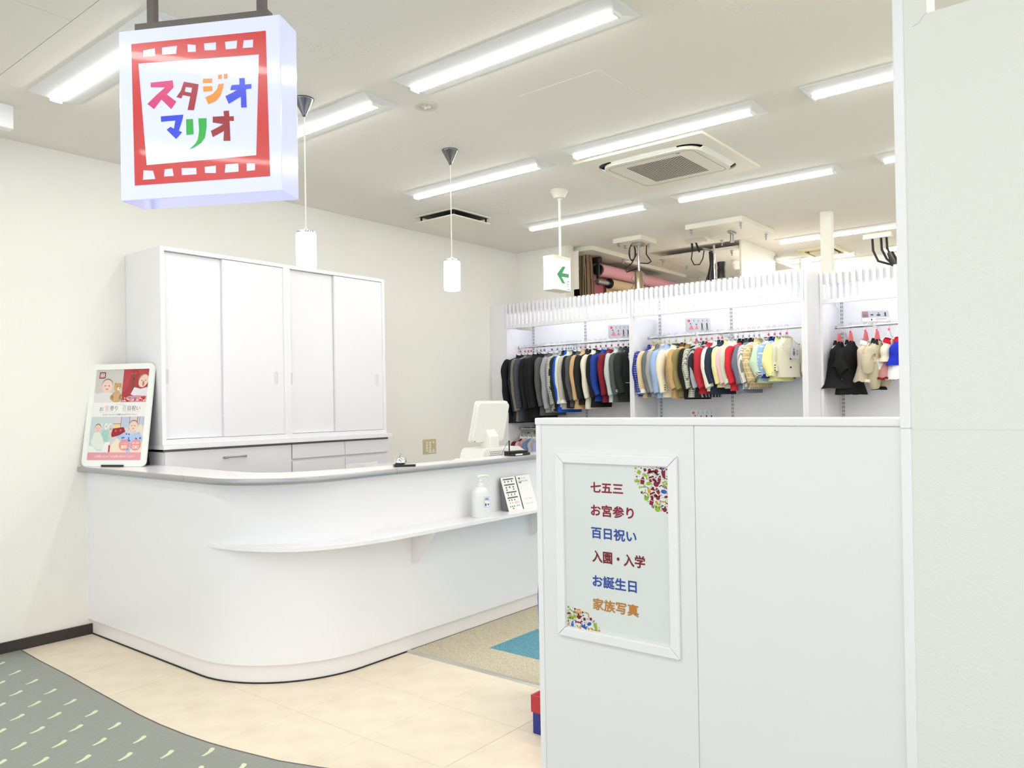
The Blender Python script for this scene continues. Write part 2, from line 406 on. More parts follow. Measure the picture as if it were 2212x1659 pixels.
LAB = {(2.665, 1.61): 'largest lit ceiling light, nearest the camera over the counter',
       (2.665, 3.09): 'lit ceiling light half hidden behind the colourful hanging sign',
       (4.115, 3.09): 'lit ceiling light crossed by the second pendant lamp cord',
       (4.115, 1.61): 'lit ceiling light along the edge of the air conditioning cassette',
       (5.60, 1.61): 'lit ceiling light just beyond the air conditioning cassette',
       (5.60, 3.11): 'lit ceiling light crossed by the exit sign pole',
       (4.115, .09): 'lit ceiling light cut off by the right wall, higher of two',
       (5.60, .09): 'short visible end of a ceiling light beside the right wall',
       (7.84, 1.60): 'lit ceiling light passing behind the cream column',
       (9.05, .9): 'farthest lit ceiling light low behind the right slatted rack header',
       (1.545, 3.09): 'lit ceiling light left of the hanging sign, far left of photo'}
for i, p in enumerate(LIGHTS):
    lab = LAB.get(p, 'unseen ceiling light added only for its light'); grp = 'linear ceiling lights'  # lamps missing from LAB are out of view, added only to light the room
    if i == 0: fx0.location = (p[0], p[1], CEIL); fx0['label'] = lab; fx0['group'] = grp
    else: copytree(fx0, (p[0], p[1], CEIL), label=lab)

# air conditioning cassette
t = thing('air_conditioner', 'white four-way ceiling air conditioning cassette with grille', 'air conditioner', (4.845, 2.495, CEIL))
def rrect(w_, h_, r_, n=6):
    out = []
    for cx, cy, a in ((w_-r_, h_-r_, 0), (-w_+r_, h_-r_, pi/2), (-w_+r_, -h_+r_, pi), (w_-r_, -h_+r_, 3*pi/2)):
        for k in range(n+1): out.append((cx+r_*cos(a+pi/2*k/n), cy+r_*sin(a+pi/2*k/n)))
    return out
def ring(b, outer, inner, z0, z1):
    n = len(outer)
    b.add([(p[0], p[1], z0) for p in outer]+[(p[0], p[1], z1) for p in outer]+[(p[0], p[1], z1) for p in inner]+[(p[0], p[1], z0) for p in inner],
          [f for i in range(n) for f in ((i, (i+1) % n, (i+1) % n+n, i+n), (i+n, (i+1) % n+n, (i+1) % n+2*n, i+2*n), (i+2*n, (i+1) % n+2*n, (i+1) % n+3*n, i+3*n))])
b = MB(); ring(b, rrect(.47, .475, .012), rrect(.352, .385, .12), 0, -.016)
b.build('frame', mPlY, t, world=False, bevel=.002)
MB().prism(rrect(.36, .392, .12), (0, 0, -.005), (1, 0, 0), (0, 1, 0), (0, 0, 1), .004).build('air_duct', mDark, t, world=False)
b = MB(); oc = []
for k in range(4): pass
A = rrect(.325, .355, .12)
MB().prism(A, (0, 0, -.034), (1, 0, 0), (0, 1, 0), (0, 0, 1), .022).build('grille_panel', mPlY, t, world=False, bevel=.006)
gp_ = [o for o in t.children if o.name.startswith('grille_panel')][0]
b = MB(); ring(b, rrect(.285, .315, .05), rrect(.282, .312, .05), -.0335, -.0352); b.build('panel_line', M('grey_line', (150, 148, 138), .6), gp_, world=False)
b = MB()
for k in range(25): b.box(-.215, .215, -.203+k*.0163, -.203+k*.0163+.0075, -.0355, -.0338)
b.build('grille_slot', M('grille_shadow', (96, 92, 84), .7), gp_, world=False, kind='stuff')
for k in range(4):
    a = k*pi/2; d_ = .362 if k % 2 == 1 else .332
    fl_ = MB(); nseg = 8; vs = []
    for q in range(nseg+1):
        s_ = -.24+.48*q/nseg; bow = .014*(1-(s_/.24)**2)
        for (o1, z_) in ((.0, -.026), (.055, -.006), (.058, -.010), (.003, -.031)): vs.append(((d_-.02+o1*.8+bow)*cos(a)-s_*sin(a), (d_-.02+o1*.8+bow)*sin(a)+s_*cos(a), z_))
    fl_.add(vs, [(q*4+i, (q+1)*4+i, (q+1)*4+(i+1) % 4, q*4+(i+1) % 4) for q in range(nseg) for i in range(4)]+[(0, 1, 2, 3), (nseg*4+3, nseg*4+2, nseg*4+1, nseg*4)])
    fl_.build('air_flap', mPlW, t, world=False)
MB().box(-.275, -.255, -.225, -.20, -.0348, -.0335).build('maker_plate', M('grey_plate', (170, 168, 160), .5), gp_, world=False)

# square vent over the cabinets
t = thing('ceiling_vent', 'square white ceiling vent with a lowered cover plate', 'vent', (4.955, 4.60, CEIL))
b = MB(); ring(b, rrect(.245, .228, .006), rrect(.225, .208, .004), 0, -.008); b.build('frame', mPlY, t, world=False)
MB().box(-.225, .225, -.208, .208, -.004, -.002).build('duct_opening', mDark, t, world=False)
MB().box(-.236, .236, -.216, .216, -.058, -.046).build('cover_plate', mPlY, t, world=False, bevel=.005)
for sx_ in (-1, 1):
    for sy_ in (-1, 1): MB().box(sx_*.205-.006, sx_*.205+.006, sy_*.19-.006, sy_*.19+.006, -.046, -.003).build('hanger_post', mBlack, t, world=False)

# smoke-detector-like round recess light
t = thing('recessed_downlight', 'small round unlit downlight with a chrome reflector', 'downlight', (3.016, 2.993, CEIL))
MB().lathe([(.062, 0), (.062, -.006), (.055, -.009), (.030, -.007), (.029, -.001)], n=32).build('trim_ring', M('beige_ring', (205, 200, 184), .45), t, world=False, smooth=40)
MB().lathe([(.029, -.002), (.0285, -.006), (.02, -.004), (.008, -.0015), (0, -.001)], n=24).build('chrome_reflector', mChrome, t, world=False)
MB().lathe([(.0, -.018), (.006, -.016), (.009, -.008), (.009, -.001)], n=12).build('bulb', M('bulb_glass', (235, 235, 235), .1), t, world=False, smooth=60)

# pendants
def pendant(loc, lab):
    t = thing('pendant_lamp', lab, 'pendant lamp', loc, group='pendant lamps over the counter')
    MB().lathe([(.052, 0), (.053, -.004), (.051, -.010), (.012, -.082), (.011, -.088), (.006, -.096), (0, -.096)], n=32).build('ceiling_cup', M('dark_chrome', (120, 120, 122), .16, metal=1), t, world=False, smooth=35)
    MB().tube([(0, 0, -.09), (0, 0, -.69)], .0035, 8).build('cord', mCord, t, world=False, smooth=60)
    MB().lathe([(0, -.685), (.010, -.685), (.012, -.692), (.012, -.698), (.046, -.700), (.050, -.703), (.050, -.712), (.0, -.712)], n=32).build('chrome_collar', mChrome, t, world=False, smooth=35)
    MB().lathe([(0, -.712), (.047, -.712), (.0525, -.718), (.0525, -.888), (.048, -.897), (.03, -.901), (0, -.902)], n=40).build('glass_shade', mShade, t, world=False, smooth=40)
    return t
p1 = pendant((2.524, 3.405, CEIL), 'lit white pendant lamp nearer the hanging sign')
copytree(p1, (3.638, 3.400, CEIL), label='lit white pendant lamp in front of the bare cream wall')

# exit sign
t = thing('exit_sign', 'hanging white exit light box with a green arrow', 'exit sign', (4.875, 3.425, CEIL))
MB().lathe([(.066, 0), (.068, -.012), (.062, -.018), (.042, -.062), (.020, -.066), (.012, -.075), (0, -.075)], n=28).build('ceiling_cup', mPlY, t, world=False, smooth=35)
MB().tube([(0, 0, -.06), (0, 0, -.50)], .010, 12).build('pole', mCord, t, world=False, smooth=60)
MB().box(-.142, .075, -.045, .062, -.515, -.540).box(-.142, .075, -.047, .064, -.765, -.775).build('housing', mPlY, t, world=False, bevel=.002)
lit = M('lit_exit_panel', (255, 255, 252), .3, emit=(240, 255, 246), es=.85)
bx = MB().box(-.138, .071, -.043, .060, -.540, -.765).build('lit_box', lit, t, world=False, bevel=.002)
O_, U_, V_, N_ = (4.737, 3.3815, 2.272), (1, 0, 0), (0, 0, 1), (0, -1, 0)
grn = M('green_sign_print', (30, 130, 70), .3, emit=(30, 120, 70), es=.2)
flat('arrow', [[(.027, .116), (.103, .184), (.144, .185), (.101, .132), (.186, .135), (.185, .104), (.091, .102), (.137, .054), (.094, .053)]], O_, U_, V_, N_, grn, bx)
flat('running_man', [rect(.148, .012, .196, .018), rect(.148, .072, .196, .078), rect(.148, .018, .152, .072), rect(.192, .018, .196, .072), ell(.173, .064, .005), stroke((.172, .06), (.168, .042), .007), stroke((.168, .042), (.158, .022), .005), stroke((.168, .042), (.181, .034), .005), stroke((.181, .034), (.184, .022), .004), stroke((.172, .056), (.183, .048), .004), stroke((.170, .056), (.158, .050), .004)], O_, U_, V_, N_, grn, bx)

# ================================================================== HANGING SHOP SIGN
SB = radians(28.9)
t = thing('shop_sign', 'lit white box sign with red film frame and coloured katakana', 'sign', (1.20994643, 2.63241283, 2.117), (0, 0, -(pi/2-SB)))
# local axes: X = along the face (left to right), Y = away from the camera, Z = up
mFace = M('lit_sign_face', (196, 200, 236), .10, coat=.35, spec=.4, emit=(176, 184, 250), es=.30)
SW, SH, SD = .5765, .5665, .12
MB().box(0, SW, 0, SD, 0, SH).build('light_box', mFace, t, world=False, bevel=.003)
lb = t.children[0]
# mount
MB().box(.028, .514, .045, .075, SH+.001, SH+.044).build('mounting_rail', mSignBar, t, world=False)
for x0 in (.0725, .4715): MB().box(x0, x0+.026, .047, .073, SH+.044, CEIL-2.117).build('hanging_post', mSignBar, t, world=False)
def sp(name, polys, col, holes=False):
    mt = M('sign_print_'+name, tuple(int(c*.80) for c in col), .25, coat=.25, emit=col, es=.22)
    flat(name, polys, (0, -.0006, 0), (1, 0, 0), (0, 0, 1), (0, -1, 0), mt, t, world=False, holes=holes, off=.0004)
outer = [(0.047, 0.5201), (0.5277, 0.5175), (0.5356, 0.0477), (0.0529, 0.0482)]
inner = [(0.0719, 0.4528), (0.5027, 0.4432), (0.4885, 0.1186), (0.0975, 0.1133)]
holes = [[(0.0903, 0.495), (0.1333, 0.4982), (0.134, 0.4729), (0.089, 0.4741)], [(0.1589, 0.4982), (0.2141, 0.4987), (0.21, 0.4725), (0.1596, 0.4744)], [(0.2511, 0.5005), (0.281, 0.4948), (0.2811, 0.4726), (0.2518, 0.4744)], [(0.3103, 0.4972), (0.353, 0.497), (0.3526, 0.4716), (0.312, 0.4745)], [(0.3845, 0.4954), (0.4278, 0.4955), (0.4249, 0.4696), (0.3873, 0.4703)], [(0.4504, 0.4938), (0.4836, 0.4934), (0.4822, 0.4679), (0.4464, 0.4694)], [(0.0855, 0.0976), (0.1208, 0.0933), (0.1284, 0.0656), (0.0828, 0.0657)], [(0.1629, 0.0953), (0.1911, 0.0962), (0.1955, 0.0713), (0.1599, 0.0713)], [(0.2239, 0.095), (0.2769, 0.0923), (0.2776, 0.0711), (0.2246, 0.0713)], [(0.3067, 0.0936), (0.3468, 0.0947), (0.3459, 0.0704), (0.3075, 0.0735)], [(0.3805, 0.0967), (0.4258, 0.0964), (0.4259, 0.0698), (0.377, 0.0693)], [(0.4545, 0.0949), (0.484, 0.0919), (0.4832, 0.0706), (0.4546, 0.0697)]]
sp('red_film_frame', [outer, inner]+holes, (206, 52, 52), True)
su = [(0.1161, 0.3856), (0.1965, 0.3863), (0.1994, 0.3633), (0.1746, 0.3417), (0.2087, 0.3152), (0.1898, 0.2916), (0.1547, 0.3264), (0.1271, 0.2967), (0.1032, 0.3161), (0.1363, 0.3425), (0.1686, 0.3655), (0.1164, 0.37)]
ta = [[(0.2366, 0.3784), (0.2894, 0.3652), (0.2826, 0.3302), (0.2714, 0.2816), (0.2483, 0.2839), (0.259, 0.3274), (0.2317, 0.3345), (0.2273, 0.3242), (0.2089, 0.3292), (0.2251, 0.3495)], [(0.2427, 0.3605), (0.2657, 0.3557), (0.2623, 0.3396), (0.2393, 0.3454)]]
ji = [[(0.3054, 0.3825), (0.3377, 0.3796), (0.3375, 0.3658), (0.3041, 0.3677)], [(0.305, 0.3571), (0.3373, 0.3552), (0.3381, 0.3389), (0.3058, 0.3393)], [(0.3586, 0.3898), (0.3721, 0.3905), (0.3724, 0.3761), (0.3589, 0.3759)], [(0.3788, 0.3908), (0.3922, 0.3911), (0.392, 0.3749), (0.3796, 0.375)], [(0.3597, 0.3595), (0.3783, 0.3603), (0.376, 0.3462), (0.3658, 0.3208), (0.35, 0.3053), (0.3229, 0.2961), (0.3123, 0.3205), (0.34, 0.3301), (0.3542, 0.3433)]]
oo = [(0.4331, 0.3722), (0.4521, 0.3715), (0.4528, 0.35), (0.4753, 0.35), (0.475, 0.3353), (0.4561, 0.3345), (0.4578, 0.2755), (0.4383, 0.2766), (0.4378, 0.3123), (0.3954, 0.292), (0.3834, 0.3183), (0.4098, 0.328), (0.4243, 0.3349), (0.4007, 0.3364), (0.4061, 0.3522), (0.4338, 0.3517)]
ma = [(0.1518, 0.2709), (0.2328, 0.2703), (0.2305, 0.2574), (0.2162, 0.2185), (0.2278, 0.2128), (0.2058, 0.1918), (0.1718, 0.2253), (0.1863, 0.2339), (0.1984, 0.2262), (0.2041, 0.2532), (0.152, 0.253)]
ri = [[(0.2426, 0.2541), (0.2673, 0.2535), (0.2692, 0.2024), (0.2429, 0.2025)], [(0.2862, 0.254), (0.3159, 0.2521), (0.3155, 0.2219), (0.3092, 0.1888), (0.2959, 0.1731), (0.2722, 0.1604), (0.2527, 0.1541), (0.275, 0.1722), (0.2841, 0.1859), (0.2887, 0.2144)]]
o2 = [(0.3764, 0.2707), (0.3955, 0.2701), (0.3968, 0.2514), (0.4122, 0.2511), (0.412, 0.2354), (0.3971, 0.2366), (0.3992, 0.1716), (0.3744, 0.173), (0.377, 0.2052), (0.3368, 0.1882), (0.3304, 0.2093), (0.3565, 0.2197), (0.3747, 0.2278), (0.3375, 0.236), (0.3378, 0.2551), (0.3777, 0.2539)]
sp('pink_letter', [su], (214, 58, 120)); sp('maroon_letter', ta, (164, 34, 48), True); sp('orange_letter', ji, (232, 144, 38))
sp('blue_letter', [oo], (38, 66, 226)); sp('blue_letter_arrow', [ma], (38, 66, 226)); sp('green_letter', ri, (32, 176, 60)); sp('dark_red_letter', [o2], (156, 30, 40))

# ================================================================== RECEPTION COUNTER
def lpath(x, y, R, ye=YW, xe=4.72, n=16):
    cx, cy = x+R, y+R
    return [(x, ye), (x, (ye+cy)/2)]+[(cx-R*cos(a*pi/2/n), cy-R*sin(a*pi/2/n)) for a in range(n+1)]+[((cx+xe)/2, y), (xe, y)]
t = thing('reception_counter', 'white L-shaped reception counter with rounded corner and grey edge', 'counter', (2.165, 3.29, 0)); RC = t
# travel goes toward -y first, outward is -x => sweep normal (d.y,-d.x) for d=(0,-1) is (-1,0): outward positive
MB().sweep(lpath(2.165, 3.29, .62), [(0, .099), (0, 1.040), (-.02, 1.040), (-.02, .099)]).build('front_panel', mWhite, t, smooth=30)
MB().sweep(lpath(2.187, 3.312, .598), [(0, .006), (0, .098), (-.02, .098), (-.02, .006)]).build('kick_plate', mKick, t, smooth=30)
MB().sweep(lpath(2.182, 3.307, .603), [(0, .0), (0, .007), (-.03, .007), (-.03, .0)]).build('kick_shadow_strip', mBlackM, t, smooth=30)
op = lpath(2.121, 3.241, .444, n=18)
ip = [(4.72, 3.41), (3.7, 3.41), (3.3, 3.43), (2.86, 3.50), (2.62, 3.565), (2.50, 3.64), (2.43, 3.76), (2.41, 4.0), (2.44, 4.6), (2.45, YW)]
MB().prism(op+ip, (0, 0, 1.038), (1, 0, 0), (0, 1, 0), (0, 0, 1), .031).build('counter_top', mWhiteG, t)
def seg(path, a, b_):
    """portion of a polyline between arc lengths a and b_"""
    L_ = [0]
    for i in range(1, len(path)): L_.append(L_[-1]+math.dist(path[i-1], path[i]))
    def at(s_):
        for i in range(1, len(path)):
            if s_ <= L_[i]+1e-9:
                f = (s_-L_[i-1])/(L_[i]-L_[i-1]); return (path[i-1][0]+(path[i][0]-path[i-1][0])*f, path[i-1][1]+(path[i][1]-path[i-1][1])*f)
        return path[-1]
    return [at(a)]+[p for p, l in zip(path, L_) if a < l < b_]+[at(b_)], L_[-1]
prof = [(0, 1.036), (.006, 1.0365), (.010, 1.041), (.011, 1.053), (.010, 1.064), (.006, 1.0685), (0, 1.0695)]
TL_ = seg(op, 0, .1)[1]
cuts = [0, 1.30, 2.66, TL_]
for a, b_ in zip(cuts[:-1], cuts[1:]):
    MB().sweep(seg(op, a+.0012, b_-.0012)[0], prof).build('edge_band', mBand, t, smooth=50)
# customer ledge
bp_ = lpath(2.165, 3.29, .62, n=24)
body = [p for p in bp_ if p[1] <= 3.80 or p[0] > 2.3]
tip = [(2.172, 3.80), (2.1745, 3.72), (2.190, 3.60), (2.2245, 3.48), (2.2745, 3.38), (2.345, 3.285), (2.425, 3.223), (2.53, 3.178), (2.66, 3.142), (2.82, 3.120), (3.0, 3.113), (3.5, 3.11), (4.72, 3.11)]
backp = [p for p in lpath(2.166, 3.291, .619, n=24) if p[1] < 3.80][::-1]
backp = [p for p in backp if p[0] <= 4.72]
MB().prism(tip+backp, (0, 0, .700), (1, 0, 0), (0, 1, 0), (0, 0, 1), .020).build('ledge', mWhiteG, t)
for x0 in (3.144, 4.256):
    MB().prism([(0, 0), (-.168, 0), (-.168, -.012), (-.045, -.168), (-.035, -.182), (0, -.182)], (x0, 3.29, .700), (0, 1, 0), (0, 0, 1), (1, 0, 0), .020).build('ledge_bracket', mKick, t)
# staff worktop behind
d = thing('staff_desk', 'white staff desk lower behind the counter carrying the register', 'desk', (4.3, 3.75, 0))
box('desktop', mWhiteG, (3.0, 4.72, 3.45, 4.05, .935, .96), d, bevel=.002)
for x0 in (3.0, 4.70): box('desk_side', mWhite, (x0, x0+.02, 3.45, 4.05, 0, .935), d)

# ================================================================== CABINETS
YF = 4.765
def upper(x0, x1, lab, d1, d2, h1, h2):
    t = thing('sliding_door_cabinet', lab, 'cabinet', (x0, YF, 1.197), group='upper sliding-door cabinets'); z0, z1 = 1.197, 2.45
    th = .027
    box('side_panel', mWhite, (x0, x0+th, YF, YW-.002, z0, z1), t); box('side_panel', mWhite, (x1-th, x1, YF, YW-.002, z0, z1), t)
    box('top_panel', mWhite, (x0+th, x1-th, YF, YW-.002, z1-.025, z1), t); box('bottom_panel', mWhite, (x0+th, x1-th, YF, YW-.002, z0, z0+.034), t)
    box('back_panel', mWhite, (x0+th, x1-th, YW-.02, YW-.004, z0+.03, z1-.02), t)
    for (a, b_, yo, hx) in ((d1[0], d1[1], .030, h1), (d2[0], d2[1], .008, h2)):
        dr = box('sliding_door', M('door_white', (238, 238, 242), .35), (a, b_, YF+yo, YF+yo+.018, z0+.0365, z1-.0275), t)
        hz = 1.631
        st = [(hx+.0125*cos(q), hz+(.034 if sin(q) >= 0 else -.034)+.0125*sin(q)) for q in [2*pi*k/24 for k in range(24)]]
        inn = [(hx+.0085*cos(q), hz+(.034 if sin(q) >= 0 else -.034)+.0085*sin(q)) for q in [2*pi*k/24 for k in range(24)]]
        b = MB(); n = 24; yf = YF+yo
        b.add([(p[0], yf, p[1]) for p in st]+[(p[0], yf-.003, p[1]) for p in st]+[(p[0], yf-.003, p[1]) for p in inn]+[(p[0], yf-.0004, p[1]) for p in inn],
              [f for i in range(n) for f in ((i, (i+1) % n, (i+1) % n+n, i+n), (i+n, (i+1) % n+n, (i+1) % n+2*n, i+2*n), (i+2*n, (i+1) % n+2*n, (i+1) % n+3*n, i+3*n))]+[tuple(range(3*n, 4*n))])
        b.build('finger_pull', M('pull_plastic', (226, 228, 224), .4), dr)
    return t
upper(2.427, 3.357, 'left upper cabinet with two white sliding doors', (2.4545, 2.88), (2.858, 3.3295), 2.475, 3.264)
upper(3.3575, 4.291, 'right upper cabinet with two white sliding doors', (3.385, 3.81), (3.790, 4.2635), 3.402, 4.203)
t = thing('cabinet_worktop', 'white worktop slab between the upper and lower cabinets', 'worktop', (2.42, YF, 1.167))
box('slab', mTrim, (2.424, 4.333, 4.742, YW-.002, 1.168, 1.196), t, bevel=.002)
def base(x0, x1, lab, cols):
    t = thing('base_cabinet', lab, 'cabinet', (x0, YF, 0), group='lower cabinets behind the counter')
    box('body', mWhite, (x0, x1, YF+.02, YW-.002, .06, 1.150), t); box('plinth', mKick, (x0, x1, YF+.06, YW-.01, 0, .06), t)
    box('painted_gap_shade', M('painted_gap_shade', (120, 112, 108), .6), (x0, x1, YF+.006, YF+.02, 1.150, 1.167), t)  # dark colour stands in for the shade in the gap below the worktop
    return t
mDr = M('drawer_front', (233, 232, 236), .4)
t = base(2.440, 3.380, 'lower cabinet with one wide drawer and a silver handle', 1)
for (za, zb) in ((.815, 1.152), (.47, .80), (.08, .455)):
    dr = box('drawer', mDr, (2.443, 3.377, YF, YF+.018, za, zb), t, bevel=.001)
    if True:
        hz = zb-.055
        MB().tube([(2.842+.0, YF-.001, hz-.003), (2.848, YF-.016, hz-.003), (2.88, YF-.024, hz), (2.93, YF-.027, hz), (2.972, YF-.024, hz), (3.002, YF-.016, hz-.001), (3.008, YF-.001, hz-.001)], [.006, .008, .0055, .005, .0055, .008, .006], 8).build('drawer_handle', mSteel, dr, smooth=50)
t = base(3.384, 4.312, 'lower cabinet of small handleless drawers beside the wide drawer', 2)
for (xa, xb) in ((3.387, 3.862), (3.866, 4.309)):
    for (za, zb) in ((1.050, 1.152), (.93, 1.030), (.62, .91), (.08, .60)): box('drawer', mDr, (xa, xb, YF, YF+.018, za, zb), t, bevel=.001)

# ================================================================== HALF-HEIGHT PARTITION
PX = 2.30
t = thing('low_partition', 'white half-height partition carrying the framed service poster', 'partition', (PX, 1.1, 0))
box('core_board', mPart, (PX+.004, PX+.056, .505, 1.712, 0, 1.340), t)
for (ya, yb2) in ((.5015, 1.1065), (1.1095, 1.7145)): box('face_panel', mPart, (PX, PX+.0045, ya, yb2, 0, 1.341), t, bevel=.0008)
box('top_cap', mTrim, (PX-.006, PX+.066, .5015, 1.741, 1.3415, 1.367), t, bevel=.0045)
box('end_post', mTrim, (PX-.004, PX+.064, 1.7150, 1.738, 0, 1.3413), t, bevel=.003)

# framed service poster
t = thing('service_poster', 'white snap-frame poster of coloured Japanese service names on partition', 'poster', (PX, 1.4, .9))
yl, yr, zt, zb = 1.646, 1.164, 1.2405, .5855; fw_ = .034; x1_, x0_ = PX-.0005, PX-.014
O_ = (x0_+.006, yl, zb); U_, V_, N_ = (0, -1, 0), (0, 0, 1), (-1, 0, 0)
w_, h_ = yl-yr, zt-zb
for nm, q in (('top', [(0, h_), (w_, h_), (w_-fw_, h_-fw_), (fw_, h_-fw_)]), ('bottom', [(0, 0), (fw_, fw_), (w_-fw_, fw_), (w_, 0)]),
              ('left', [(0, .0), (0, h_), (fw_, h_-fw_), (fw_, fw_)]), ('right', [(w_, 0), (w_-fw_, fw_), (w_-fw_, h_-fw_), (w_, h_)])):
    c_ = Vector((sum(p[0] for p in q)/4, sum(p[1] for p in q)/4)); q = [tuple(c_+(Vector(p)-c_)*.9975) for p in q]
    MB().prism(q, (x1_, yl, zb), U_, V_, N_, .0135).build('frame_rail', mTrim, t, bevel=.003)
sh = box('poster_sheet', M('poster_paper', (226, 232, 230), .25, coat=.4), (x1_-.003, x1_, yl-.01, yr+.01, zb+.01, zt-.01), t)
O_ = (x1_-.003, yl, zb)
def srow(body, y0, z1, y1, z0, col, nm):
    z1 = z1
    text(nm, body, (x1_-.003, y0, z0), U_, V_, N_, 1, P(col), t, bold=.0013, off=.0005, fit=(y0-y1, z1-z0))
srow('七五三', 1.4998, 1.142, 1.3705, 1.108, (138, 28, 52), 'maroon_lettering')
srow('お宮参り', 1.4997, 1.0645, 1.3306, 1.0255, (138, 28, 58), 'maroon_lettering')
srow('百日祝い', 1.4997, .986, 1.3218, .9475, (44, 78, 160), 'blue_lettering')
srow('入園・入学', 1.4970, .905, 1.2906, .8645, (118, 30, 44), 'dark_red_lettering')
srow('お誕生日', 1.4974, .8186, 1.3241, .7790, (44, 78, 160), 'blue_lettering')
srow('家族写真', 1.4974, .7379, 1.3181, .6985, (190, 128, 60), 'ochre_lettering')
# corner confetti of little icons
COLS = [(128, 24, 44), (128, 24, 44), (128, 24, 44), (44, 92, 176), (150, 180, 50), (206, 152, 56)]
def icon(kind, cx, cy, s, a):
    R = lambda pts: [(cx+(x*cos(a)-y*sin(a))*s, cy+(x*sin(a)+y*cos(a))*s) for x, y in pts]
    if kind == 0: return [R([(-1, -.7), (1, -.7), (1, .6), (.5, 0), (0, .9), (-.5, 0), (-1, .6)])]            # crown
    if kind == 1: return [R(ell(0, .25, .62, .6)), R([(-1.2, -.5), (-.9, .05), (1.2, -.1), (1.2, -.45), (.6, -.75)])]   # hat
    if kind == 2: return [R([(-.9, -.9), (-.12, -.9), (-.12, -.1), (-.9, -.1)]), R([(.12, -.9), (.9, -.9), (.9, -.1), (.12, -.1)]), R([(-.9, .1), (.9, .1), (.7, .6), (-.7, .6)])]   # parcel
    if kind == 3: return [R([(-1, .9), (-.4, .5), (0, 1), (.3, .4), (.8, -.4), (1.1, -.9), (.3, -1), (-.6, -.2)])]          # leaf
    if kind == 4: return [R(ell(-.55, .55, .32)), R(ell(.55, .55, .32)), R(ell(0, -.1, .75, .7))]                     # rounded toy head
    if kind == 5: return [R([(-.5, -1), (.5, -1), (.6, .1), (-.6, .1)]), R([(-.55, .25), (.55, .25), (0, 1.1)])]            # flame pot
    if kind == 6: return [R(ell(0, 0, .9, .55))]
    if kind == 7: return [R([(-1, .5), (-.2, 0), (-1, -.5)]), R([(1, .5), (.2, 0), (1, -.5)]), R(ell(0, 0, .3))]        # bow
    if kind == 8: return [R(stroke((-1, 0), (.2, .5), .35)), R(stroke((.2, .5), (1, -.4), .35))]
    return [R(rect(-.5, -.5, .5, .5))]
def confetti(inside, u0, u1, v0, v1, n, seed):
    R_ = random.Random(seed); put = []; out = {}
    for size in (.0125, .0085, .0052, .0030):
        for k in range(n):
            u, v = R_.uniform(u0, u1), R_.uniform(v0, v1)
            if not inside(u, v) : continue
            s_ = size*R_.uniform(.8, 1.1)
            if u-s_ < fw_ or u+s_ > w_-fw_ or v-s_ < fw_ or v+s_ > h_-fw_: continue
            if any((u-a)**2+(v-b_)**2 < (s_+c)**2*.74 for a, b_, c in put): continue
            put.append((u, v, s_)); c = R_.choice(COLS)
            out.setdefault(c, []).extend(icon(R_.randrange(10) if size > .005 else R_.choice([6, 8, 9, 7]), u, v, s_*.98, R_.uniform(-.6, .6)))
    for c, ps in out.items(): flat('printed_icons', ps, (x1_-.003, yl, zb), U_, V_, N_, P(c), t, off=.0006)
cu, cv = w_-fw_, h_-fw_
confetti(lambda u, v: ((u-cu)/.125)**2+((v-cv)/.150)**2 < 1.0, cu-.13, cu, cv-.155, cv, 3500, 3)
confetti(lambda u, v: ((u-fw_)/.142)**2+((v-fw_)/.072)**2 < 1.0, fw_, fw_+.14, fw_, fw_+.075, 2500, 5)
# ================================================================== CLOTHES RACKS
RX, RB = 6.16, 6.60
mRk = M('rack_white', (236, 236, 240), .4)
mUp = M('upright_metal', (214, 214, 218), .35, metal=.3)
slat_me = MB().box(0, .024, -.013, .013, 2.187, 2.436)
def rack(lab, x, xb, y1, y0, zt=2.435, left=True, right=True, uprights=(), ylo=None):
    """unit between y1 (left as seen) and y0"""
    t = thing('display_rack', lab, 'clothes rack', (x, (y0+y1)/2, 0), group='white wall racks with slatted headers')
    if left: box('side_panel', mRk, (x, xb-.007, y1-.0225, y1, 0, 2.19), t, bevel=.001); ya = y1-.0225
    else: ya = y1
    if right: box('side_panel', mRk, (x, xb-.007, y0, y0+.0225, 0, 2.19), t, bevel=.001); yb_ = y0+.0225
    else: yb_ = y0
    box('back_panel', mRk, (xb-.006, xb+.012, y0, y1, .02, 2.42), t)
    box('plinth', mRk, (x+.02, xb-.01, yb_, ya, 0, .12), t); box('rack_floor', mRk, (x+.004, xb-.01, yb_, ya, .12, .14), t)
    hd = box('header_rail', mRk, (x+.004, x+.022, yb_, ya, 2.185, 2.222), t)
    box('header_board', mRk, (x+.024, x+.040, y0, y1, 2.345, 2.428), t)
    box('added_top_reflector', mRk, (x+.041, xb-.008, y0, y1, 2.405, 2.423), t)  # closed top added to reflect light inside the rack
    n = round((y1-y0-.03)/.0495); me = None
    for k in range(n+1):
        yy = y0+.015+(y1-y0-.03)*k/n
        if me is None:
            o = MB().box(x, x+.023, -.0125, .0125, 2.186, 2.436).build('slat', mRk, t, bevel=.004); me = o.data
            o.matrix_parent_inverse = Matrix.Translation(-wloc(t)); o.location = (0, yy, 0)
        else:
            o = link('slat', me, t); o.location = (0, yy, 0)
    box('lamp_strip', mStrip, (x+.042, x+.062, yb_+.04, ya-.04, 2.352, 2.366), t)
    for yy in uprights:
        u = box('upright', mUp, (xb-.012, xb-.0062, yy-.013, yy+.013, .15, 2.39), t)
        b = MB()
        for k in range(68):
            for s_ in (-.006, .006): b.box(xb-.0128, xb-.0118, yy+s_-.0022, yy+s_+.0022, .17+k*.0325, .17+k*.0325+.018)
        b.build('slot', M('slot_dark', (70, 68, 66), .8), u, kind='stuff')
    return t
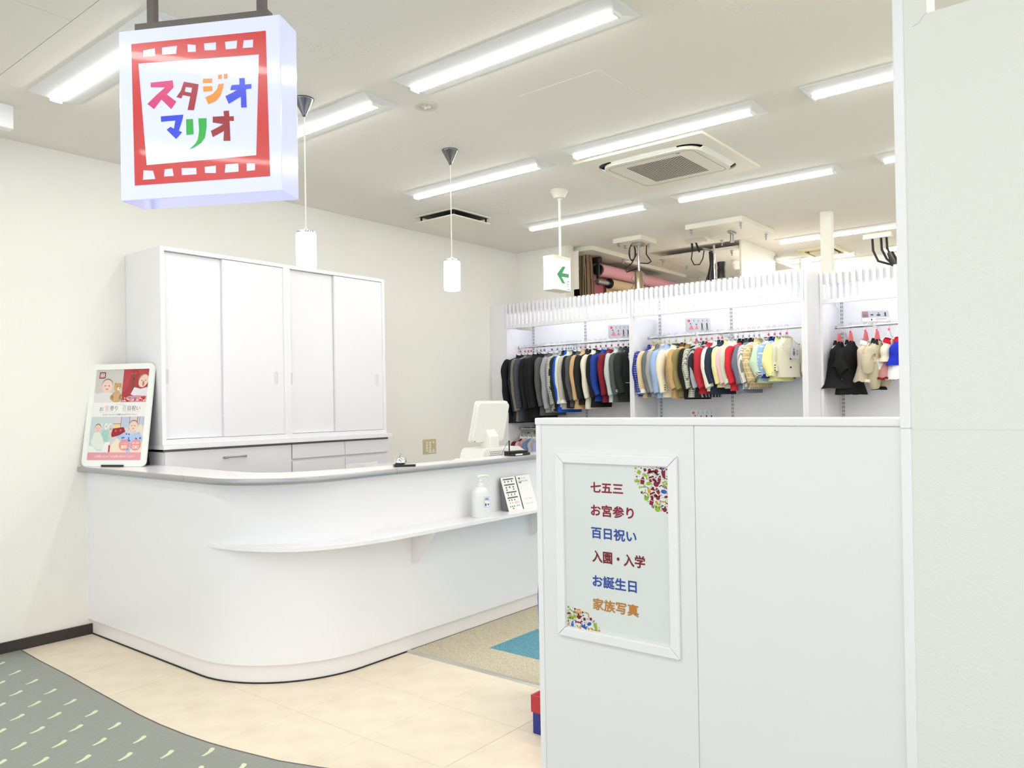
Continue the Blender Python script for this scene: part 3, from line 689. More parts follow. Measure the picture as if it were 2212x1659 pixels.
def rail(lab, x, z, ya, yb_, brackets, xb, name='hanging_rail'):
    t = thing(name, lab, 'rail', (x, (ya+yb_)/2, z))
    MB().tube([(x, ya, z), (x, yb_, z)], .0125, 16).build('tube', mChrome, t, smooth=50)
    for y in (ya, yb_): MB().lathe([(.0145, -.008), (.0145, .008)], (x, y, z), 16, 'y').build('end_cap', mSteel, t, smooth=50)
    for y in brackets:
        MB().prism([(0, 0), (-(xb-x)+.02, .0), (-(xb-x)+.0, .02), (-(xb-x)-.004, .012), (-(xb-x)+.02, -.018), (-.06, -.03), (-.02, -.07), (0, -.09)], (xb-.012, y-.002, z-.006), (1, 0, 0), (0, 0, 1), (0, 1, 0), .004).build('bracket', M('bracket_white', (225, 225, 228), .4), t)
    return t
rack('left rack unit with dark jackets under a slatted white header', RX, RB, 5.03, 3.5625, uprights=(4.995, 4.336))
box('filler', mRk, (RX+.002, RX+.02, 5.032, YW-.003, 0, 2.436), bpy.data.objects['display_rack'])
bpy.data.objects['filler'].name = 'filler_panel'
rack('middle rack unit with colourful small jackets under a slatted header', RX, RB, 3.5620, 2.02, uprights=(3.500, 2.798))
# boxed return between the units
box('return_panel', mRk, (RX+.001, 6.90, 1.998, 2.0195, 0, 2.436), bpy.data.objects['display_rack.001'], label='plain white side return')
rack('right rack unit set further back holding baby costumes', 6.46, 6.90, 1.997, .56, uprights=(1.946, 1.246))
rail('chrome rail of the left rack carrying dark jackets', 6.35, 2.003, 5.005, 3.60, (4.336,), RB)
rail('chrome rail of the middle rack carrying pastel jackets', 6.35, 2.003, 3.487, 2.06, (3.486, 2.798), RB)
rail('chrome rail of the right rack carrying baby costumes', 6.65, 2.003, 1.925, .62, (1.90, 1.246), 6.90)
rail('lower chrome rail behind the register, under the dark jackets', 6.35, 1.165, 5.0, 3.60, (4.336,), RB)

# ---- garments
def wob(p, s, seed, amp=.004):
    x, y, z = p; return (x+amp*sin(z*31+seed)*cos(y*40+seed*2), y+amp*1.2*sin(z*23+x*19+seed*1.7), z)
def garment(sp):
    """sp: pos(x,y,z) of the rail contact, rot, w shoulder width, L length, S sleeve length, mat, kind..."""
    x, y, z = sp['pos']; W = sp.get('w', .33); L = sp['L']; S = sp.get('S'); mt = sp['mat']; seed = sp['seed']
    t = thing(sp['name'], sp['label'], sp['cat'], (x, y, z), (sp.get('tilt', 0), 0, sp.get('rot', 0)), group=sp['group'])
    h = W/2; zs = -.150; fl_ = sp.get('flare', 1.0); dp = sp.get('depth', 1.0); N = 20
    secs = [(-.098, .040, .024), (-.112, .050, .028), (-.128, h*.50, .028), (-.146, h*.80, .029), (-.166, h*.93, .034), (-.20, h*.93, .040)]
    lo = [(.30, .87, 1.0), (.5, .84, .95), (.72, .88, 1.0), (.9, .93, 1.05), (1.0, .95, 1.1)]
    for f_, a, d_ in lo:
        zz = -.2-(L-.2)*(f_-.15)/.85; g_ = 1+(fl_-1)*max(0, (f_-.4)/.6)
        secs.append((zz, h*a*g_, .042*d_*(1+(g_-1)*1.6)*dp))
    b = MB(); vs = []
    for i, (zz, hw, hd) in enumerate(secs):
        for k in range(N):
            a = 2*pi*k/N; cx_, sy_ = cos(a), sin(a)
            px_ = hw*(abs(cx_)**.8)*(1 if cx_ >= 0 else -1); py_ = hd*(abs(sy_)**.9)*(1 if sy_ >= 0 else -1)
            rf = sp.get('ruffle', 0)*max(0, (i-6)/4.)
            px_ *= 1+rf*sin(a*5+seed); py_ *= 1+rf*1.5*sin(a*4+seed)
            vs.append(wob((px_, py_, zz+(.012*rf*8*sin(a*6) if i == len(secs)-1 and rf else 0)), 1, seed, .0045 if i > 5 else .001))
    n_ = len(secs)
    fs = [(i*N+k, (i+1)*N+k, (i+1)*N+(k+1) % N, i*N+(k+1) % N) for i in range(n_-1) for k in range(N)]
    b.add(vs, fs)
    # inner turn at the hem
    ib = len(b.v); b.v += [(p[0]*.93, p[1]*.9, p[2]+.03) for p in vs[(n_-1)*N:]]; b.mat = 0
    for k in range(N): b.f.append(((n_-1)*N+k, (n_-1)*N+(k+1) % N, ib+(k+1) % N, ib+k)); b.mi.append(0)
    b.f.append(tuple(range(ib, ib+N))); b.mi.append(0)
    b.build('body', mt, t, world=False, smooth=60)
    hemhd = secs[-1][2]
    # sleeves
    if S:
        sm = sp.get('smat', mt)
        for sg in (-1, 1):
            fwd = .028+.012*sin(seed+sg)
            pth = [(sg*h*.80, .002, -.158), (sg*h*.97, .0, -.176), (sg*(h+.012), -.004, -.225), (sg*(h+.022), -.010, -.30), (sg*(h+.022), -.018, -.2-(S-.2)*.55), (sg*(h+.012), -.018-fwd*.6, -.2-(S-.2)*.85), (sg*(h+.006), -.018-fwd, -S)]
            wS = sp.get('sw', 1.0)
            rad = [.020, .040, .046, .045*wS, .041*wS, .037*wS, .036*wS]
            pp_, rr_ = [], []
            for q in range(len(pth)-1):
                P0_, P1_, P2_, P3_ = (Vector(pth[max(q-1, 0)]), Vector(pth[q]), Vector(pth[q+1]), Vector(pth[min(q+2, len(pth)-1)]))
                for e in (0, 1/3, 2/3):
                    pp_.append(tuple(.5*((2*P1_)+(P2_-P0_)*e+(2*P0_-5*P1_+4*P2_-P3_)*e*e+(3*P1_-P0_-3*P2_+P3_)*e**3))); rr_.append(rad[q]+(rad[q+1]-rad[q])*(e*e*(3-2*e)))
            pth = pp_+[pth[-1]]; rad = rr_+[rad[-1]]
            b = MB(); NN = 12
            b.tube(pth, rad, NN, cap=False, sx=1.0, sy=1)
            vv = []
            for p in b.v: vv.append(wob((p[0], (p[1]+.012)*.72-.012, p[2]), 1, seed+sg, .0035))
            b.v = vv; m_ = len(pth)
            ib = len(b.v); c_ = pth[-1]
            b.v += [(c_[0]+(p[0]-c_[0])*.86, c_[1]+(p[1]-c_[1])*.86, p[2]+.035) for p in b.v[(m_-1)*NN:m_*NN]]
            for k in range(NN): b.f.append(((m_-1)*NN+k, (m_-1)*NN+(k+1) % NN, ib+(k+1) % NN, ib+k)); b.mi.append(0)
            b.f.append(tuple(range(ib, ib+NN))); b.mi.append(0)
            b.build('sleeve', sm, t, world=False, smooth=60)
            if sp.get('cuff'):
                b = MB(); b.tube([(c_[0]*.999, c_[1], -S+.028), (c_[0], c_[1], -S-.006)], [rad[-1]*1.05, rad[-1]*1.09], NN, cap=False)
                b.v = [(p[0], (p[1]+.012)*.72-.012, p[2]) for p in b.v]; b.build('cuff', sp['cuff'], t, world=False, smooth=60)
            if sp.get('btn') and sg == -1:
                for q in range(3):
                    zb_ = -S+.022+q*.020
                    MB().lathe([(0, -.003), (.0052, -.002), (.0052, .002), (0, .003)], (c_[0]-.012, c_[1]*.85-.030, zb_), 8, 'y').build('cuff_button', sp['btn'], t, world=False)
    # collar and lapels
    if sp.get('collar', 1):
        cm = sp.get('cmat', mt)
        pth = [(cos(a)*.046, sin(a)*.030+.002, -.108+.014*sin(a)) for a in [radians(-62+i*304/14) for i in range(15)]]
        b = MB(); vs = []
        for p in pth: vs += [(p[0], p[1], p[2]+.022), (p[0]*1.22, p[1]*1.28, p[2]-.012), (p[0]*1.12, p[1]*1.15, p[2]-.014), (p[0]*.9, p[1]*.9, p[2]+.018)]
        m4 = len(pth)
        b.add(vs, [(i*4+k, (i+1)*4+k, (i+1)*4+(k+1) % 4, i*4+(k+1) % 4) for i in range(m4-1) for k in range(4)]+[(0, 1, 2, 3), (m4*4-1, m4*4-2, m4*4-3, m4*4-4)])
        b.build('collar', cm, t, world=False, smooth=50)
    if sp.get('lapel', 1) and S:
        for sg in (-1, 1):
            b = MB(); yf = -.040*dp
            b.prism([(sg*.030, -.118), (sg*.058, -.150), (sg*.050, -.168), (sg*.062, -.172), (sg*.006, -.30*min(1, L/.5)), (sg*.004, -.285*min(1, L/.5))], (0, yf-.004, 0), (1, 0, 0), (0, 0, 1), (0, 1, 0), .006)
            b.build('lapel', sp.get('lmat', mt), t, world=False)
        if sp.get('shirt'):
            MB().prism([(-.032, -.112), (.032, -.112), (.004, -.285*min(1, L/.5)), (-.004, -.285*min(1, L/.5))], (0, yf+.0015, 0), (1, 0, 0), (0, 0, 1), (0, 1, 0), .003).build('shirt_front', sp['shirt'], t, world=False)
            b = MB(); pth = [(cos(a)*.036, sin(a)*.024+.002, -.090) for a in [2*pi*i/14 for i in range(14)]]
            b.tube(pth+[pth[0]], .012, 6); b.build('shirt_collar', sp['shirt'], t, world=False, smooth=60)
        if sp.get('btn'):
            for q in range(2):
                MB().lathe([(0, -.003), (.007, -.002), (.007, .002), (0, .003)], (.006, -.047*dp, -.32*min(1, L/.5)-q*.07), 10, 'y').build('front_button', sp['btn'], t, world=False)
    return t
def hanger_proto(mcol, tagc=None):
    t = thing('clothes_hanger', 'x', 'hanger')
    r_ = .0165; hook = [(-r_*cos(a)*1.0, 0, -.0125+.0145+r_*sin(a)-.012) for a in [radians(-20+i*220/10) for i in range(11)]]
    hook = [(r_*cos(radians(195-i*215/11)), 0, r_*sin(radians(195-i*215/11))-.0025) for i in range(12)]
    hook += [(.006, 0, -.034), (.0, 0, -.05), (0, 0, -.062)]
    MB().tube(hook, .0014, 5).build('hook', mSteel, t, world=False, smooth=60)
    MB().lathe([(0, -.0035), (.0105, -.003), (.0105, .003), (0, .0035)], (0, 0, -.056), 10, 'y').build('size_marker', M('marker_%d_%d_%d' % mcol, mcol, .4), t, world=False)
    dz = -.044 if tagc else 0
    for sg in (-1, 1): MB().tube([(0, 0, -.060), (sg*.012, 0, -.070+dz), (sg*.026, 0, -.104+dz), (sg*.06, 0, -.120+dz), (sg*.10, 0, -.145+dz)], [.003, .003, .003, .004, .004], 6).build('shoulder_arm', mClear, t, world=False, smooth=60)
    if tagc: MB().prism([(-.016, -.062), (.016, -.062), (.036, -.128), (-.036, -.128)], (0, -.006, 0), (1, 0, 0), (0, 0, 1), (0, 1, 0), .004).build('size_tag', M('pink_tag', (226, 110, 112), .5), t, world=False)
    return t
HP = {}
def hang(pos, rot, mcol, what, tagc=None, tilt=0, group='clear plastic clothes hangers'):
    key = (mcol, bool(tagc)); lab = 'clear hanger holding the '+what
    if len(lab.split()) > 16: lab = ' '.join(lab.split()[:16])
    if key not in HP:
        t = hanger_proto(mcol, tagc); HP[key] = t; t.location = pos; t.rotation_euler = (0, 0, rot); t['label'] = lab; t['group'] = group; return t
    return copytree(HP[key], pos, (0, 0, rot), lab)
BK = (30, 30, 32); wsh = F((238, 238, 236)); gb = M('metal_button', (205, 200, 190), .3, metal=.8); bb = M('black_button', (25, 22, 22), .4)
ORG, GRY, PUR, TEA, RED, YEL, PNK, SLV = (206, 92, 60), (150, 158, 160), (96, 96, 170), (110, 170, 176), (190, 70, 90), (226, 214, 60), (232, 90, 130), (176, 182, 190)
plaidG = pattern('glen_plaid_cloth', (214, 212, 204), (52, 52, 54), 'plaid', 58)
check = pattern('checked_cloth', (222, 224, 206), (120, 124, 108), 'grid', 62)
stripeB = pattern('black_striped_cloth', (34, 34, 40), (170, 172, 180), 'stripe', 26)
stripeW = pattern('white_striped_cloth', (236, 234, 226), (150, 148, 146), 'stripe', 60)
plaidT = pattern('tan_plaid_cloth', (196, 168, 118), (232, 216, 176), 'plaid', 24)
ging = pattern('gingham_cloth', (240, 240, 236), (40, 40, 44), 'check', 55)
gingG = pattern('green_gingham_cloth', (236, 238, 190), (160, 186, 130), 'check', 60)
dotN = pattern('navy_dotted_cloth', (28, 44, 130), (120, 140, 210), 'dot', 50)
dotB = pattern('blue_dotted_cloth', (150, 184, 230), (236, 242, 250), 'dot', 34)
b1 = [ # y, material, hem z, sleeve z, marker, description, extras
 (4.985, F(BK), 1.225, 1.34, ORG, 'black tailored jacket, outermost at the left end of the left rack', dict(w=.40, shirt=wsh)),
 (4.925, F((34, 38, 52)), 1.235, 1.345, ORG, 'midnight navy jacket beside the outermost black one', dict(w=.39, shirt=wsh)),
 (4.880, M('olive_sheen_cloth', (112, 106, 92), .5, sheen=.3), 1.24, 1.35, ORG, 'olive grey jacket with a slight sheen and silver cuff buttons', dict(w=.39, btn=gb, shirt=wsh)),
 (4.845, F((72, 76, 86)), 1.25, 1.375, RED, 'slate blue grey jacket with silver cuff buttons', dict(w=.385, btn=gb, shirt=wsh)),
 (4.772, F(BK), 1.235, 1.37, GRY, 'black long jacket to the right of the slate grey jacket', dict(w=.38, shirt=wsh)),
 (4.722, F((26, 26, 30)), 1.25, 1.38, GRY, 'black jacket in the middle of the left rack dark run', dict(w=.38)),
 (4.677, F(BK), 1.27, 1.38, PUR, 'black jacket directly left of the plain charcoal jacket', dict(w=.375, shirt=wsh)),
 (4.583, F((92, 92, 90)), 1.30, 1.395, PUR, 'plain charcoal jacket left of the glen plaid coat', dict(w=.37, shirt=wsh)),
 (4.515, F((160, 162, 168)), 1.33, 1.37, PUR, 'mid grey jacket almost hidden behind the glen plaid coat', dict(w=.365, shirt=wsh)),
 (4.455, plaidG, 1.35, 1.41, TEA, 'black and white glen plaid coat on the left rack', dict(w=.355)),
 (4.410, F((34, 44, 38)), 1.34, 1.42, TEA, 'dark green duffle coat with tan buckle straps', dict(w=.35, toggles=1)),
 (4.378, F((36, 84, 204)), 1.33, 1.42, TEA, 'bright blue jacket with white cuffs left of the mint one', dict(w=.35, cuff=wsh)),
 (4.350, F((216, 228, 208)), 1.38, 1.43, TEA, 'pale mint jacket with white cuffs', dict(w=.35, cuff=wsh)),
 (4.318, F((196, 190, 178)), 1.36, 1.425, TEA, 'greige jacket tucked behind the pale mint jacket', dict(w=.345, cuff=wsh)),
 (4.283, F(BK), 1.37, 1.44, TEA, 'black jacket with round silver cuff buttons', dict(w=.345, btn=gb, shirt=wsh)),
 (4.236, F((84, 84, 88)), 1.38, 1.45, RED, 'charcoal jacket left of the camel jacket', dict(w=.34, btn=gb, shirt=wsh)),
 (4.182, F((206, 172, 124)), 1.36, 1.45, RED, 'camel tan jacket on the left rack', dict(w=.34)),
 (4.130, F((38, 38, 40)), 1.40, 1.46, RED, 'black jacket between the camel and ivory jackets', dict(w=.335)),
 (4.060, F((234, 228, 208)), 1.36, 1.465, RED, 'ivory jacket with long tails on the left rack', dict(w=.335, shirt=F(BK))),
 (4.008, F(BK), 1.375, 1.47, RED, 'black jacket between the ivory and royal blue jackets', dict(w=.33, btn=gb, shirt=wsh)),
 (3.948, F((38, 66, 148)), 1.43, 1.49, RED, 'royal blue jacket on the left rack', dict(w=.33, shirt=F((196, 210, 224)))),
 (3.885, F((128, 34, 48)), 1.42, 1.49, RED, 'burgundy jacket on the left rack', dict(w=.32, shirt=F((190, 190, 186)))),
 (3.812, F((196, 204, 202)), 1.42, 1.49, RED, 'pale grey jacket next to the burgundy one', dict(w=.32, btn=bb)),
 (3.757, F((84, 88, 84)), 1.42, 1.49, RED, 'dark grey jacket with white scroll embroidery on its cuff', dict(w=.315, scroll=1)),
 (3.700, F((44, 46, 46)), 1.44, 1.50, RED, 'black jacket with white piping beside the rack divider', dict(w=.31, lmat=wsh, piping=1)),
]
b2 = [
 (3.455, dotN, 1.47, 1.50, YEL, 'navy dotted jacket at the left end of the middle rack', dict(cuff=wsh)),
 (3.410, F((226, 202, 164)), 1.455, 1.505, YEL, 'light tan jacket with black cuff buttons', dict(btn=bb, cuff=wsh)),
 (3.375, F((112, 114, 112)), 1.46, 1.50, YEL, 'dark grey jacket behind the light blue one', dict(shirt=F((130, 130, 140)))),
 (3.330, F((166, 170, 168)), 1.46, 1.505, YEL, 'light grey jacket left of the light blue one', dict(shirt=wsh)),
 (3.285, F((160, 184, 224)), 1.45, 1.50, YEL, 'light blue linen jacket on the middle rack', dict(sw=1.1)),
 (3.215, F((244, 234, 206)), 1.455, 1.50, YEL, 'cream jacket with black cuff buttons', dict(btn=bb, shirt=F((90, 90, 96)))),
 (3.130, F((198, 164, 112)), 1.445, 1.53, YEL, 'camel jacket with brown collar on the middle rack', dict(btn=bb, cmat=F((110, 70, 44)), sw=1.15)),
 (3.072, F((144, 130, 84)), 1.46, 1.52, YEL, 'olive jacket right of the camel one', dict(shirt=wsh)),
 (3.018, F(BK), 1.435, 1.52, ORG, 'black jacket with grey collar under a red size tag', dict(cmat=F((200, 200, 200)), btn=gb, tag=1)),
 (2.975, check, 1.45, 1.53, PNK, 'grey and white checked jacket on the middle rack', dict()),
 (2.925, stripeB, 1.45, 1.53, PNK, 'black pinstriped jacket left of the red one', dict()),
 (2.875, F((188, 48, 60)), 1.48, 1.53, PNK, 'dark red jacket left of the off-white one', dict(shirt=wsh)),
 (2.815, F((238, 234, 224)), 1.50, 1.535, PNK, 'off-white jacket beside the dark navy one', dict(btn=gb, sw=1.1)),
 (2.780, F((44, 54, 72)), 1.475, 1.565, PNK, 'dark navy jacket with pale piping on its collar', dict(sw=1.2, lmat=F((150, 160, 156)))),
 (2.715, F((248, 238, 170)), 1.53, 1.565, SLV, 'yellow jacket left of the pink one', dict()),
 (2.680, F((244, 196, 200)), 1.53, 1.565, SLV, 'pink jacket on the middle rack', dict(cmat=F((205, 220, 232)))),
 (2.640, F((208, 216, 190)), 1.52, 1.56, SLV, 'sage jacket right of the pink one', dict()),
 (2.595, F((214, 52, 62)), 1.50, 1.56, SLV, 'bright red jacket with black collar', dict(cmat=F(BK))),
 (2.540, F((118, 122, 140)), 1.48, 1.56, SLV, 'slate grey satin jacket right of the bright red one', dict(cmat=F((60, 66, 84)), sw=1.1)),
 (2.500, stripeW, 1.51, 1.565, SLV, 'white jacket with grey stripes', dict(cmat=F(BK), btn=bb)),
 (2.455, plaidT, 1.525, 1.575, SLV, 'tan plaid jacket on the middle rack', dict(sw=1.2)),
 (2.375, F((204, 226, 200)), 1.56, 1.62, PNK, 'mint jacket with gingham cuffs', dict(cuff=ging, cmat=ging, sw=1.35)),
 (2.325, dotB, 1.58, 1.60, PNK, 'light blue jacket with white dots and navy cuffs', dict(cuff=F((34, 40, 110)), cmat=F((34, 40, 110)))),
 (2.278, F((248, 240, 168)), 1.57, 1.615, PNK, 'yellow jacket with green gingham cuffs', dict(cuff=gingG, cmat=gingG, sw=1.2)),
 (2.225, F((232, 226, 206)), 1.60, 1.635, PNK, 'small cream jacket facing outwards with a grey card', dict(w=.25, rot=-.75, btn=bb, card=1)),
]
def place(lst, rx, group, w0, w1, seed0, rot0):
    for i, (y, mt, hz, sz, mc, desc, ex) in enumerate(lst):
        R_ = random.Random(seed0+i); w_ = ex.get('w', w0+(w1-w0)*i/len(lst)); rot = ex.get('rot', R_.uniform(-.08, .05)+rot0)
        sp = dict(pos=(rx, y, 2.016), rot=rot, w=w_, L=2.016-hz, S=2.016-sz, mat=mt, seed=i*1.37+seed0, label=desc, cat='jacket', name='jacket', group=group, depth=R_.uniform(.85, 1.05))
        for k in ('btn', 'shirt', 'cuff', 'cmat', 'lmat', 'sw'):
            if k in ex: sp[k] = ex[k]
        t = garment(sp); h = w_/2
        if 'toggles' in ex:
            for q in range(3):
                MB().box(-h-.036, -h+.03, -.066, -.058, -.30-q*.055-.010, -.30-q*.055+.010).build('buckle_strap', M('tan_leather', (206, 168, 110), .5), t, world=False, bevel=.003)
        if 'scroll' in ex:
            c_ = (-h-.006, -.05, -sp['S']+.035)
            for q in range(3): MB().tube([(c_[0]-.03+.011*cos(a)+q*.018, c_[1]-.012, c_[2]+.011*sin(a)) for a in [i_*pi/5 for i_ in range(10)]], .0022, 5).build('white_braid', wsh, t, world=False)
        if 'piping' in ex:
            MB().box(-.11, -.03, -.050, -.045, -.42, -.415).build('white_piping', wsh, t, world=False)
        if 'card' in ex:
            c_ = MB().prism(rrect(.037, .052, .008), (.03, -.068, -.215), (1, 0, 0), (0, 0, 1), (0, 1, 0), .002).build('display_card', M('grey_card', (196, 202, 206), .4), t, world=False)
            flat('printed_figure', [ell(.008, -.008, .010, .022), ell(.008, .022, .007)], (.015, -.0685, -.215), (1, 0, 0), (0, 0, 1), (0, -1, 0), P((150, 100, 104)), c_, world=False)
            flat('printed_lines', [rect(.022, .012-.012*q, .04, .016-.012*q) for q in range(4)], (.02, -.0685, -.215), (1, 0, 0), (0, 0, 1), (0, -1, 0), P((80, 84, 96)), c_, world=False)
        hang((rx, y, 2.0155), rot, mc, desc, tagc=ex.get('tag'))
place(b1, 6.35, 'jackets on the left rack', .38, .32, 1, -.12)
place(b2, 6.35, 'jackets on the middle rack', .35, .28, 50, -.33)

# costumes on the right rack
mTul = F((226, 208, 186)); RED2 = F((196, 30, 48))
def costume(y, desc, mc, **k):
    sp = dict(pos=(6.65, y, 1.972), rot=k.pop('rot', -.2), seed=y*9, label=desc, cat='costume', group='baby costumes on the right rack', name=k.pop('name', 'costume'), lapel=0); sp.update(k)
    t = garment(sp); hang((6.65, y, 2.0155), sp['rot'], mc, desc, tagc=k.get('tag', 1)); return t
t = costume(1.905, 'black ruffled dress with a full skirt, left end of right rack', SLV, mat=F(BK), L=.47, w=.25, flare=1.75, ruffle=.05, depth=1.5, rot=-.3, name='dress')
b = MB()
for q in range(14): a = q*.9; b.lathe([(0, -.001), (.003, 0), (0, .001)], (-.12+.02*(q % 4), -.075-.012*(q//4), -.30-.012*q), 6, 'y')
b.build('tiny_sequins', wsh, t, world=False, kind='stuff')
t = costume(1.815, 'black long-sleeved cape with a white satin ribbon', ORG, mat=F((26, 26, 28)), L=.52, S=.34, w=.30, flare=1.3, ruffle=.04, rot=-.3, name='cape', sw=1.3)
MB().prism(ell(0, 0, .022, .055, 14), (-.02, -.085, -.36), (1, 0, 0), (0, 0, 1), (0, 1, 0), .006).build('satin_ribbon', wsh, t, world=False)
t = costume(1.700, 'beige tulle baby dress with lace hem', PNK, mat=mTul, L=.42, w=.20, flare=1.25, ruffle=.07, depth=1.1, rot=-.35, name='dress', cmat=wsh)
MB().tube([(.05*cos(a), -.045+.0*a, -.165+.05*sin(a)) for a in [i_*pi/6 for i_ in range(13)]], .008, 6).build('rolled_bow', F((220, 204, 176)), t, world=False, smooth=60)
b = MB()
for q in range(16): b.tube([(-.115+.0155*q, -.075-.012*sin(q), -.405), (-.112+.0155*q, -.08, -.425)], [.009, .012], 6)
b.build('lace_hem', F((240, 232, 214)), t, world=False, kind='stuff')
t = costume(1.615, 'khaki beige romper set with black edging', PNK, mat=F((206, 196, 170)), L=.27, S=.25, w=.24, flare=1.1, rot=-.35, name='romper', sw=1.4, cmat=F((40, 38, 40)))
for sg in (-1, 1):
    MB().tube([(sg*.045, -.01, -.26), (sg*.06, -.012, -.34), (sg*.066, -.012, -.42), (sg*.05, -.012, -.475)], [.045, .05, .05, .032], 12).build('trouser_leg', F((198, 186, 158)), t, world=False, smooth=60)
    MB().tube([(sg*.05, -.012, -.462), (sg*.048, -.012, -.486)], [.034, .031], 12).build('black_cuff', F(BK), t, world=False, smooth=60)
MB().tube([(0, -.008, -.25), (0, -.008, -.33)], [.085, .088], 14).build('white_waistband', wsh, t, world=False, smooth=60)
t = costume(1.525, 'cream and burgundy baby dress with red ribbon edging', PNK, mat=F((238, 228, 206)), L=.27, w=.22, flare=1.1, rot=-.35, name='dress', cmat=RED2, tag=None)
b = MB(); b.lathe([(.055, -.25), (.09, -.30), (.115, -.36), (.12, -.40), (.10, -.395)], (0, 0, 0), 20); b.v = [(p[0]*1.0, p[1]*.6, p[2]+.006*sin(p[0]*90)) for p in b.v]
b.build('rose_skirt', F((196, 140, 136)), t, world=False, smooth=60)
MB().tube([(.122*cos(a), .075*sin(a), -.40+.006*sin(9*a)) for a in [i_*pi/12 for i_ in range(25)]], .009, 6).build('burgundy_frill', F((140, 26, 44)), t, world=False, smooth=60)
t = costume(1.445, 'white lace and royal blue baby dress with yellow flower', PNK, mat=F((34, 52, 190)), L=.30, w=.25, flare=1.2, rot=-.45, name='dress', tag=None, cmat=RED2)
b = MB(); b.lathe([(.06, -.22), (.10, -.28), (.13, -.36), (.135, -.41), (.11, -.40)], (0, 0, 0), 24); b.v = [(p[0]*(1+.05*sin(8*math.atan2(p[1], p[0]))), p[1]*.7*(1+.05*sin(8*math.atan2(p[1], p[0]))), p[2]) for p in b.v]
b.build('lace_overskirt', F((238, 238, 240)), t, world=False, smooth=60)
b = MB()
for q in range(8): a = q*pi/4; b.lathe([(0, -.004), (.012, 0), (0, .004)], (-.05+.016*cos(a), -.085, -.31+.016*sin(a)), 8, 'y')
b.build('yellow_flower', F((226, 232, 60)), t, world=False, kind='stuff')
for sg in (-1, 1): MB().prism([(0, 0), (sg*.04, .022), (sg*.04, -.02)], (0, -.05, -.13), (1, 0, 0), (0, 0, 1), (0, 1, 0), .006).build('red_bow', RED2, t, world=False)
# small clothes on the lower rail
low = [(4.95, F((110, 40, 56)), .27, 'dark red floral baby dress with white frill on lower rail', (150, 150, 150)),
       (4.90, F((226, 184, 186)), .28, 'dusty pink baby dress on the lower rail', (90, 90, 90)),
       (4.85, F((120, 146, 190)), .30, 'denim blue baby dress on the lower rail', YEL),
       (4.79, F((196, 196, 196)), .30, 'grey lace baby dress on the lower rail', YEL),
       (4.73, F((186, 178, 222)), .30, 'lilac tulle baby dress on the lower rail', PUR)]
for i, (y, mt, L_, desc, mc) in enumerate(low):
    sp = dict(pos=(6.35, y, 1.178), rot=-.35, seed=i*3+2, label=desc, cat='dress', group='baby dresses on the lower rail', name='dress', lapel=0, mat=mt, L=L_, w=.25, flare=1.5, ruffle=.05, S=.22 if i < 2 else None, cmat=wsh)
    garment(sp); hang((6.35, y, 1.1775), -.35, mc, desc)
# guide cards on the rails
def guide(loc, rot, w_, h_, lab, wide=False, tilt=-.12):
    t = thing('guide_card', lab, 'sign', loc, (tilt, 0, rot), group='picture guide cards on the rails')
    MB().box(-.02, .02, -.004, .010, -.030, .012).build('clip', mClear, t, world=False, bevel=.002)
    c = MB().prism(rrect(w_/2, h_/2, .012), (0, -.001, .012+h_/2), (1, 0, 0), (0, 0, 1), (0, 1, 0), .003).build('card', M('pale_grey_card', (186, 188, 194), .4), t, world=False)
    O2 = (-w_/2, -.0012, .012)
    fr = ((1, 0, 0), (0, 0, 1), (0, -1, 0))
    if not wide:
        flat('red_badge', [ell(w_*.14, h_*.80, .012)], O2, *fr, P((214, 70, 92)), c, world=False)
        flat('black_print', [rect(w_*(.33+.18*q), h_*.72, w_*(.345+.18*q), h_*.90) for q in range(4)]+[q_ for q in range(2) for q_ in (ell(w_*(.66+.2*q), h_*.58, .006), rect(w_*(.64+.2*q), h_*.30, w_*(.69+.2*q), h_*.54), stroke((w_*(.65+.2*q), h_*.32), (w_*(.64+.2*q), h_*.10), .005), stroke((w_*(.68+.2*q), h_*.32), (w_*(.70+.2*q), h_*.10), .005))]+[ell(w_*.20, h_*.60, .006), ell(w_*.44, h_*.55, .006)], O2, *fr, P((48, 48, 54)), c, world=False)
        flat('pink_print', [[(w_*.12, h_*.18), (w_*.34, h_*.18), (w_*.23, h_*.55)], [(w_*.37, h_*.2), (w_*.52, h_*.2), (w_*.445, h_*.5)]], O2, *fr, P((206, 120, 136)), c, world=False)
    else:
        flat('picture_blocks', [rect(w_*.03, h_*.42, w_*.25, h_*.95)], O2, *fr, P((158, 116, 126)), c, world=False)
        flat('pale_blocks', [rect(w_*.27, h_*.42, w_*.49, h_*.95), rect(w_*.51, h_*.42, w_*.73, h_*.95), rect(w_*.75, h_*.42, w_*.97, h_*.95)], O2, *fr, P((176, 178, 186)), c, world=False)
        flat('white_field', [rect(w_*.05, h_*.5, w_*.2, h_*.72), rect(.0+w_*.02, h_*.05, w_*.98, h_*.40)], O2, *fr, P((232, 230, 226)), c, world=False)
        flat('black_print', [ell(w_*.38, h_*.65, .012, .006), ell(w_*.62, h_*.62, .016, .007), ell(w_*.62, h_*.78, .005), stroke((w_*.86, h_*.5), (w_*.86, h_*.85), .012), ell(w_*.36, h_*.22, .006, .008), rect(w_*.5, h_*.26, w_*.9, h_*.30), rect(w_*.5, h_*.16, w_*.75, h_*.18)], O2, *fr, P((44, 44, 50)), c, world=False, off=.0009)
    return t
CR = -pi/2-.15
guide((6.345, 2.998, 2.012), CR+pi/2-.25-.55, .215, .125, 'grey guide card with little figures on the middle rail')
guide((6.345, 3.79, 2.012), CR+pi/2-.25-.55, .215, .125, 'grey guide card half hidden by the rack divider')
